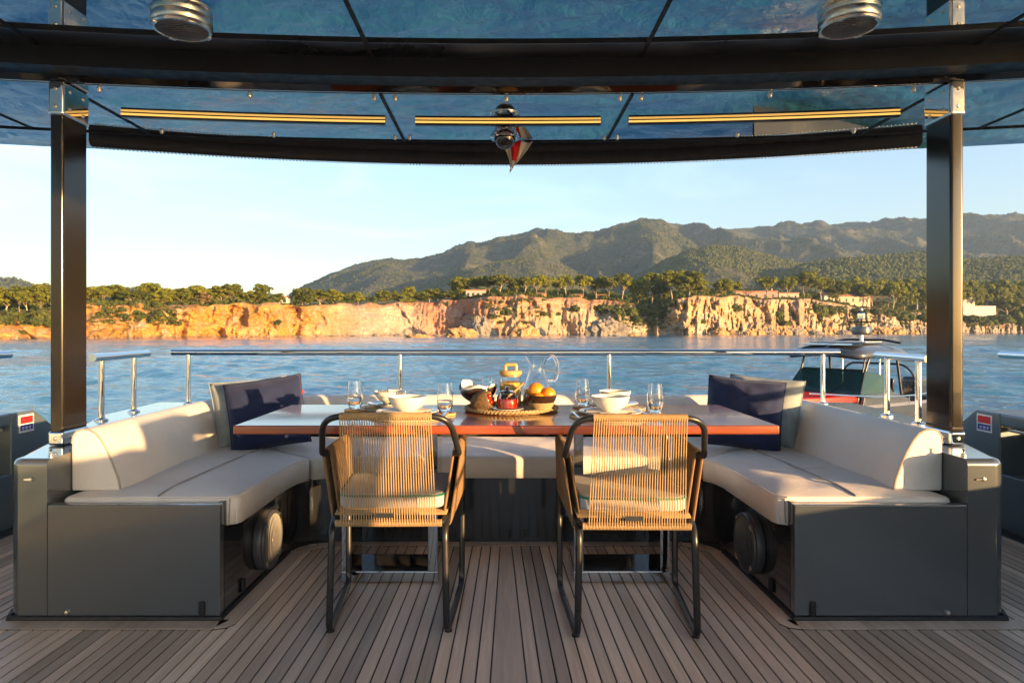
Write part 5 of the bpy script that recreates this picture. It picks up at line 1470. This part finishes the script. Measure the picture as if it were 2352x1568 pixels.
MB().tube([(0, 0, -3), (0, 0, 4.6)], 0.06, 6).build("pole", M['shade'], e); MB().lathe([(0, 5.2), (2.9, 4.3), (2.85, 4.15), (0, 4.9)], n=8).build("canopy", M['stucco_white'], e, smooth=False)

# ---- rocks in the water
M['rock'] = simple("warm_limestone", (0.36, 0.22, 0.09), 0.92, 0.45, 0.7, bump=0.8, bscale=2.5)
M['rock_grey'] = simple("grey_limestone", (0.20, 0.17, 0.135), 0.92, 0.4, 0.7, bump=0.8, bscale=2.5)
def rock(x, ybase, ytop, wpx, label, mt='rock', seed=0, group="rocks at the water's edge"):
    d = 4912.0/(ybase-757.0)
    w = wpx*d/FPX; h = (ybase-ytop)*d/FPX
    n, m = 40, 22; vs, fs = [], []
    for j in range(m+1):
        f_ = PI*j/m
        for i in range(n):
            a = 2*PI*i/n
            dx, dy, dz = math.sin(f_)*math.cos(a), math.sin(f_)*math.sin(a), math.cos(f_)
            vs.append((dx, dy, dz))
    A = np.array(vs)
    q = 0.92 + 0.26*ridged(A[:,0]*1.8+seed, A[:,1]*1.8, A[:,2]*0.9, 3) + 0.22*fbm(A[:,0]*5+seed, A[:,1]*5, A[:,2]*3, 3)
    A = A*q[:, None]; A[:, 0] *= w/2; A[:, 1] *= w*0.32; A[:, 2] = A[:, 2]*h*0.80 + h*0.02
    for j in range(m):
        for i in range(n):
            fs.append((j*n+i, (j+1)*n+i, (j+1)*n+(i+1) % n, j*n+(i+1) % n))
    o = MB().add([tuple(p) for p in A], fs).build("rock", M[mt], smooth=False)
    p = P(x, ybase, d); o.location = (p.x, p.y, SEA)
    return tag(o, label, "rock", group)
rock(958, 775, 766.5, 52, "flat brown rock barely above the water off the cove", 'rock', 1)
rock(1058, 773.5, 752, 66, "sunlit low islet below the red bank", 'rock', 4)
rock(1207, 771.5, 745, 58, "rounded golden rock at the foot of the headland", 'rock', 9)
rock(1105, 771, 725, 56, "jagged grey stack against the headland", 'rock_grey', 13)
rock(1392, 771, 728, 88, "big grey outcrop below the gully", 'rock_grey', 17)
rock(1455, 771.5, 764, 22, "small rock between the grey outcrop and the tan cliff", 'rock', 21)
rr = random.Random(4)
for i in range(16):
    x = 1640 + i*20 + rr.uniform(-6, 6)
    yb = float(shore_y(x)) + rr.uniform(0.3, 1.0)
    rock(x, yb, yb-rr.uniform(7, 17), rr.uniform(18, 38), nth("boulder from the left along the tan cliff's foot"), 'rock' if i % 3 else 'rock_grey', 30+i*3, "boulders along the tan cliff's foot")
for i in range(9):
    x = 1960 + i*20 + rr.uniform(-6, 6)
    yb = float(shore_y(x)) + rr.uniform(0.2, 0.7)
    rock(x, yb, yb-rr.uniform(8, 20), rr.uniform(20, 40), nth("boulder from the left on the eastern shore before the post"), 'rock' if i % 2 else 'rock_grey', 80+i*3, "boulders on the eastern shore")
for i in range(8):
    x = 690 + i*45 + rr.uniform(-12, 12); yb = float(shore_y(x)) - 0.2
    if 930 < x < 980: continue
    rock(x, yb+0.6, yb-rr.uniform(2, 6), rr.uniform(14, 30), nth("small dark rock from the left along the cove's foot"), 'rock_grey', 120+i*3, "rocks along the cove")
# hilltop masts
for (x, y, hpx) in ((1238, 534, 10), (1273, 533, 11), (1278, 533, 9), (1512, 508, 7)):
    d = float(lerp([(900, 2900), (1200, 3100), (1510, 3000)])(x))
    o = MB().tube([(0, 0, -10), (0, 0, hpx*d/FPX)], [1.2, 0.5], 5).build("radio_mast", M['plastic']); o.location = P(x, y, d)
    tag(o, {1238: "thin radio mast standing alone on the mountain's shoulder", 1273: "taller of two close radio masts on the mountain's shoulder", 1278: "shorter of two close radio masts on the mountain's shoulder", 1512: "small mast on the mountain summit"}[x], "mast", "radio masts")
# ================================================================== TENDER
M['boat_grey'] = paint("tender_graphite", (0.06, 0.065, 0.072), 0.3, 0.3, 0.6)
M['boat_light'] = simple("tender_pale_deck", (0.50, 0.48, 0.45), 0.5)
M['boat_red'] = simple("tender_red_deck", (0.62, 0.02, 0.015), 0.35, 0.08)
M['solar'] = gloss("solar_cells", (0.02, 0.035, 0.07), 0.08, 1.5)
tn = empty("tender_boat", (9.15, 17.93, SEA+0.22), R(127.7), "grey sport tender with a red foredeck and black hardtop astern", "boat")
st = np.linspace(-4.2, 4.3, 26)
def hb(y): 
    u = (y+4.2)/8.5
    return 1.32*(1 - max(0, (u-0.52)/0.48)**2.6)
def gz(y): return 0.98 + 0.22*((y+4.2)/8.5)**1.6
mb = MB(); vs, fs = [], []
for y in st:
    b, g = max(0.02, hb(y)), gz(y)
    vs += [(-b, y, g), (-b*0.97, y, g*0.62), (-b*0.80, y, 0.10), (0, y, -0.35+0.3*max(0, (y-2)/2.3)), (b*0.80, y, 0.10), (b*0.97, y, g*0.62), (b, y, g)]
for i in range(len(st)-1):
    for k in range(6): fs.append((i*7+k, (i+1)*7+k, (i+1)*7+k+1, i*7+k+1))
fs.append((0, 1, 2, 3, 4, 5, 6))
mb.add(vs, fs).build("hull", M['boat_grey'], tn, sharp=30)
mb = MB(); vs, fs = [], []
for y in st:
    b, g = max(0.015, hb(y)-0.0), gz(y)
    vs += [(-b, y, g+0.002), (-b*0.80, y, g+0.03), (-b*0.78, y, 0.42 if y < 1.0 else g+0.04), (b*0.78, y, 0.42 if y < 1.0 else g+0.04), (b*0.80, y, g+0.03), (b, y, g+0.002)]
for i in range(len(st)-1):
    for k in range(5): fs.append((i*6+k, (i+1)*6+k, (i+1)*6+k+1, i*6+k+1))
mb.add(vs, fs).build("deck_liner", M['boat_light'], tn, sharp=30)
MB().prism([(-0.92, 1.25), (0.92, 1.25), (0.80, 2.3), (0.45, 3.3), (-0.45, 3.3), (-0.80, 2.3)], 1.20, 1.37).build("red_foredeck", M['boat_red'], tn, bevel=0.03)
MB().prism([(-0.95, 0.2), (0.95, 0.2), (0.95, 1.24), (-0.95, 1.24)], 1.0, 1.34).build("dash", M['boat_grey'], tn, bevel=0.06)
def quad(pts, name, mt, th=0.012, parent=None):
    o = MB().add(pts, [(0, 1, 2, 3)]).build(name, mt, parent or tn, smooth=False); o.modifiers.new("t", 'SOLIDIFY').thickness = th; return o
for s in (-1, 1):
    MB().prism([(-1.6, 0.95), (1.25, 1.05), (1.15, 1.37), (-0.5, 1.36), (-1.5, 1.12)], *sorted((s*0.98, s*1.06)), plane='yz').build("cabin_side", M['boat_grey'], tn, bevel=0.01)
MB().box(-0.95, 0.95, -0.15, 0.20, 0.45, 1.30).build("console", M['boat_grey'], tn, bevel=0.05)
ws = quad([(-0.95, 1.18, 1.36), (0.95, 1.18, 1.36), (0.82, 0.62, 1.94), (-0.82, 0.62, 1.94)], "windscreen", M['tint'])
quad([(0.95, 1.17, 1.36), (1.02, -0.5, 1.36), (0.92, -0.15, 1.80), (0.83, 0.60, 1.94)], "side_glass", M['tint'])
quad([(-0.95, 1.17, 1.36), (-1.02, -0.5, 1.36), (-0.92, -0.15, 1.80), (-0.83, 0.60, 1.94)], "side_glass", M['tint'])
MB().tube([(-0.96, 1.19, 1.36), (-0.83, 0.61, 1.95), (0.83, 0.61, 1.95), (0.96, 1.19, 1.36)], 0.022, 8).build("screen_frame", M['blackmetal'], tn)
MB().tube([(-0.2, 1.20, 1.38), (-0.52, 0.92, 1.66)], 0.012, 6).build("wiper", M['blackmetal'], tn)
for s in (-1, 1):
    MB().tube([(s*0.84, 0.62, 1.93), (s*0.86, 0.40, 2.32)], 0.026, 8).build("top_strut", M['blackmetal'], tn)
    MB().tube([(s*0.80, 0.72, 1.80), (s*0.80, 0.52, 2.32)], 0.018, 8).build("top_strut", M['blackmetal'], tn)
    MB().tube([(s*0.93, -1.35, 1.0), (s*0.90, -1.05, 2.32)], 0.035, 8).build("top_strut", M['blackmetal'], tn)
    MB().tube([(s*0.50, -1.0, 0.5), (s*0.50, -1.0, 2.32)], 0.022, 8).build("top_strut", M['brushed'], tn)
# hardtop, crowned and rounded
n, m = 24, 20; vs, fs = [], []
for j in range(m+1):
    for i in range(n+1):
        u, v2 = -1+2*i/n, -1+2*j/m
        x = 1.06*u*(1-0.08*abs(v2)**6); y = -0.25 + 1.5*v2*(1-0.10*abs(u)**5)
        e_ = max(abs(u), abs(v2))**7
        vs.append((x, y, 2.47 + 0.10*(1-u*u) + 0.05*(1-v2*v2) - 0.16*e_))
for j in range(m):
    for i in range(n): a = j*(n+1)+i; fs.append((a, a+1, a+n+2, a+n+1))
ht = MB().add(vs, fs).build("hardtop", M['boat_grey'], tn); md = ht.modifiers.new("t", 'SOLIDIFY'); md.thickness = 0.13
for k in range(2):
    sp = quad([(-0.72+0.74*k, 0.35, 2.635), (-0.03+0.74*k, 0.35, 2.635), (-0.03+0.74*k, 1.0, 2.585), (-0.72+0.74*k, 1.0, 2.585)], "solar_panel", M['solar'], 0.008, ht)
MB().tube([(-0.75, 0.32, 2.645), (0.75, 0.32, 2.645)], 0.012, 6).build("panel_edge", M['brushed'], ht)
MB().prism([(-0.6, -0.9), (0.6, -0.9), (0.6, 0.1), (-0.6, 0.1)], 2.645, 2.665).build("roof_hatch", M['boat_light'], ht, bevel=0.006)
MB().tube([(-0.95, -1.2, 2.62), (-0.5, -1.25, 2.70), (0.5, -1.25, 2.70), (0.95, -1.2, 2.62)], 0.03, 8).build("roof_rack", M['blackmetal'], ht)
MB().tube([(0, -1.05, 2.6), (0, -1.05, 2.86)], 0.05, 10).build("radar_mast", M['brushed'], tn)
MB().lathe([(0, 2.84), (0.20, 2.84), (0.245, 2.88), (0.255, 2.98), (0.235, 3.06), (0.0, 3.08)], (0, -1.05, 0), 28).build("radar_dome", M['boat_grey'], tn)
MB().tube([(-0.40, -1.05, 3.20), (0.40, -1.05, 3.20)], 0.018, 6).build("antenna_bar", M['blackmetal'], tn)
for s in (-1, 1): MB().tube([(s*0.39, -1.05, 3.20), (s*0.39, -1.05, 3.48)], 0.009, 5).build("whip_antenna", M['blackmetal'], tn)
MB().tube([(0, -1.05, 3.07), (0, -1.05, 3.50)], 0.022, 6).build("light_pole", M['blackmetal'], tn)
MB().box(-0.13, 0.05, -1.0, -0.9, 3.27, 3.44).build("searchlight", M['chrome'], tn, bevel=0.02)
MB().lathe([(0, 3.58), (0.035, 3.57), (0.04, 3.51), (0, 3.50)], (0, -1.05, 0), 12).build("masthead_light", M['boat_light'], tn)
fl = MB().add([(0.02, -1.10, 3.36), (0.10, -1.25, 3.30), (0.14, -1.22, 3.06), (0.03, -1.12, 3.10)], [(0, 1, 2, 3)]).build("small_flag", M['stucco_ochre'], tn, smooth=False); fl.modifiers.new("t", 'SOLIDIFY').thickness = 0.01
# aft hoop, seats, outboard
MB().tube(fillet([(-1.05, -2.1, 0.95), (-1.0, -2.0, 1.7), (-0.75, -1.95, 2.02), (0.75, -1.95, 2.02), (1.0, -2.0, 1.7), (1.05, -2.1, 0.95)], 0.22, 5), 0.03, 8).build("ski_hoop", M['blackmetal'], tn)
for (x, y) in ((-0.5, 0.0), (0.5, 0.0), (-0.5, -0.9), (0.5, -0.9)):
    se = MB().box(x-0.26, x+0.26, y-0.30, y+0.20, 0.85, 1.05).build("seat", M['graphite_dark'], tn, bevel=0.05)
    MB().box(x-0.26, x+0.26, y-0.42, y-0.31, 0.95, 1.66).build("seat_back", M['graphite_dark'], se, bevel=0.05)
for s in (-1, 1):
    MB().tube([(s*1.25, -3.9, 1.24), (s*1.29, -1.0, 1.26), (s*1.26, 1.0, 1.34), (s*0.80, 3.3, 1.52)], 0.018, 8).build("side_handrail", M['chrome'], tn)
    for y in (-3.6, -2.2, -0.9, 0.6): MB().tube([(s*1.27, y, 0.98), (s*1.27, y, 1.25)], 0.013, 6).build("rail_leg", M['chrome'], tn)
    MB().lathe([(0, 0.25), (0.10, 0.30), (0.14, 0.42), (0.14, 0.78), (0.10, 0.90), (0.03, 0.96), (0, 0.97)], (s*1.48, -2.9, 0), 14).build("fender", M['graphite_dark'], tn)
ob = MB().box(-0.30, 0.30, -4.95, -4.28, 0.85, 1.55).build("outboard", M['graphite_dark'], tn, bevel=0.14, seg=4)
MB().box(-0.12, 0.12, -4.75, -4.40, -0.5, 0.90).build("outboard_leg", M['graphite_dark'], ob, bevel=0.04)

# ================================================================== AIR
hz = MB().box(-4600, 4600, -60, 6200, SEA-1.4, 900).build("haze", None, smooth=False); tag(hz, kind="stuff")
hm = bpy.data.materials.new("thin_sea_haze"); hm.use_nodes = True
hn, hl = hm.node_tree.nodes, hm.node_tree.links
hn.remove(hn["Principled BSDF"])
pv = hn.new("ShaderNodeVolumePrincipled"); pv.inputs["Color"].default_value = (0.55, 0.76, 1.0, 1); pv.inputs["Density"].default_value = 0.00009; pv.inputs["Anisotropy"].default_value = 0.2
hl.new(pv.outputs[0], hn["Material Output"].inputs["Volume"])
hz.data.materials.append(hm)
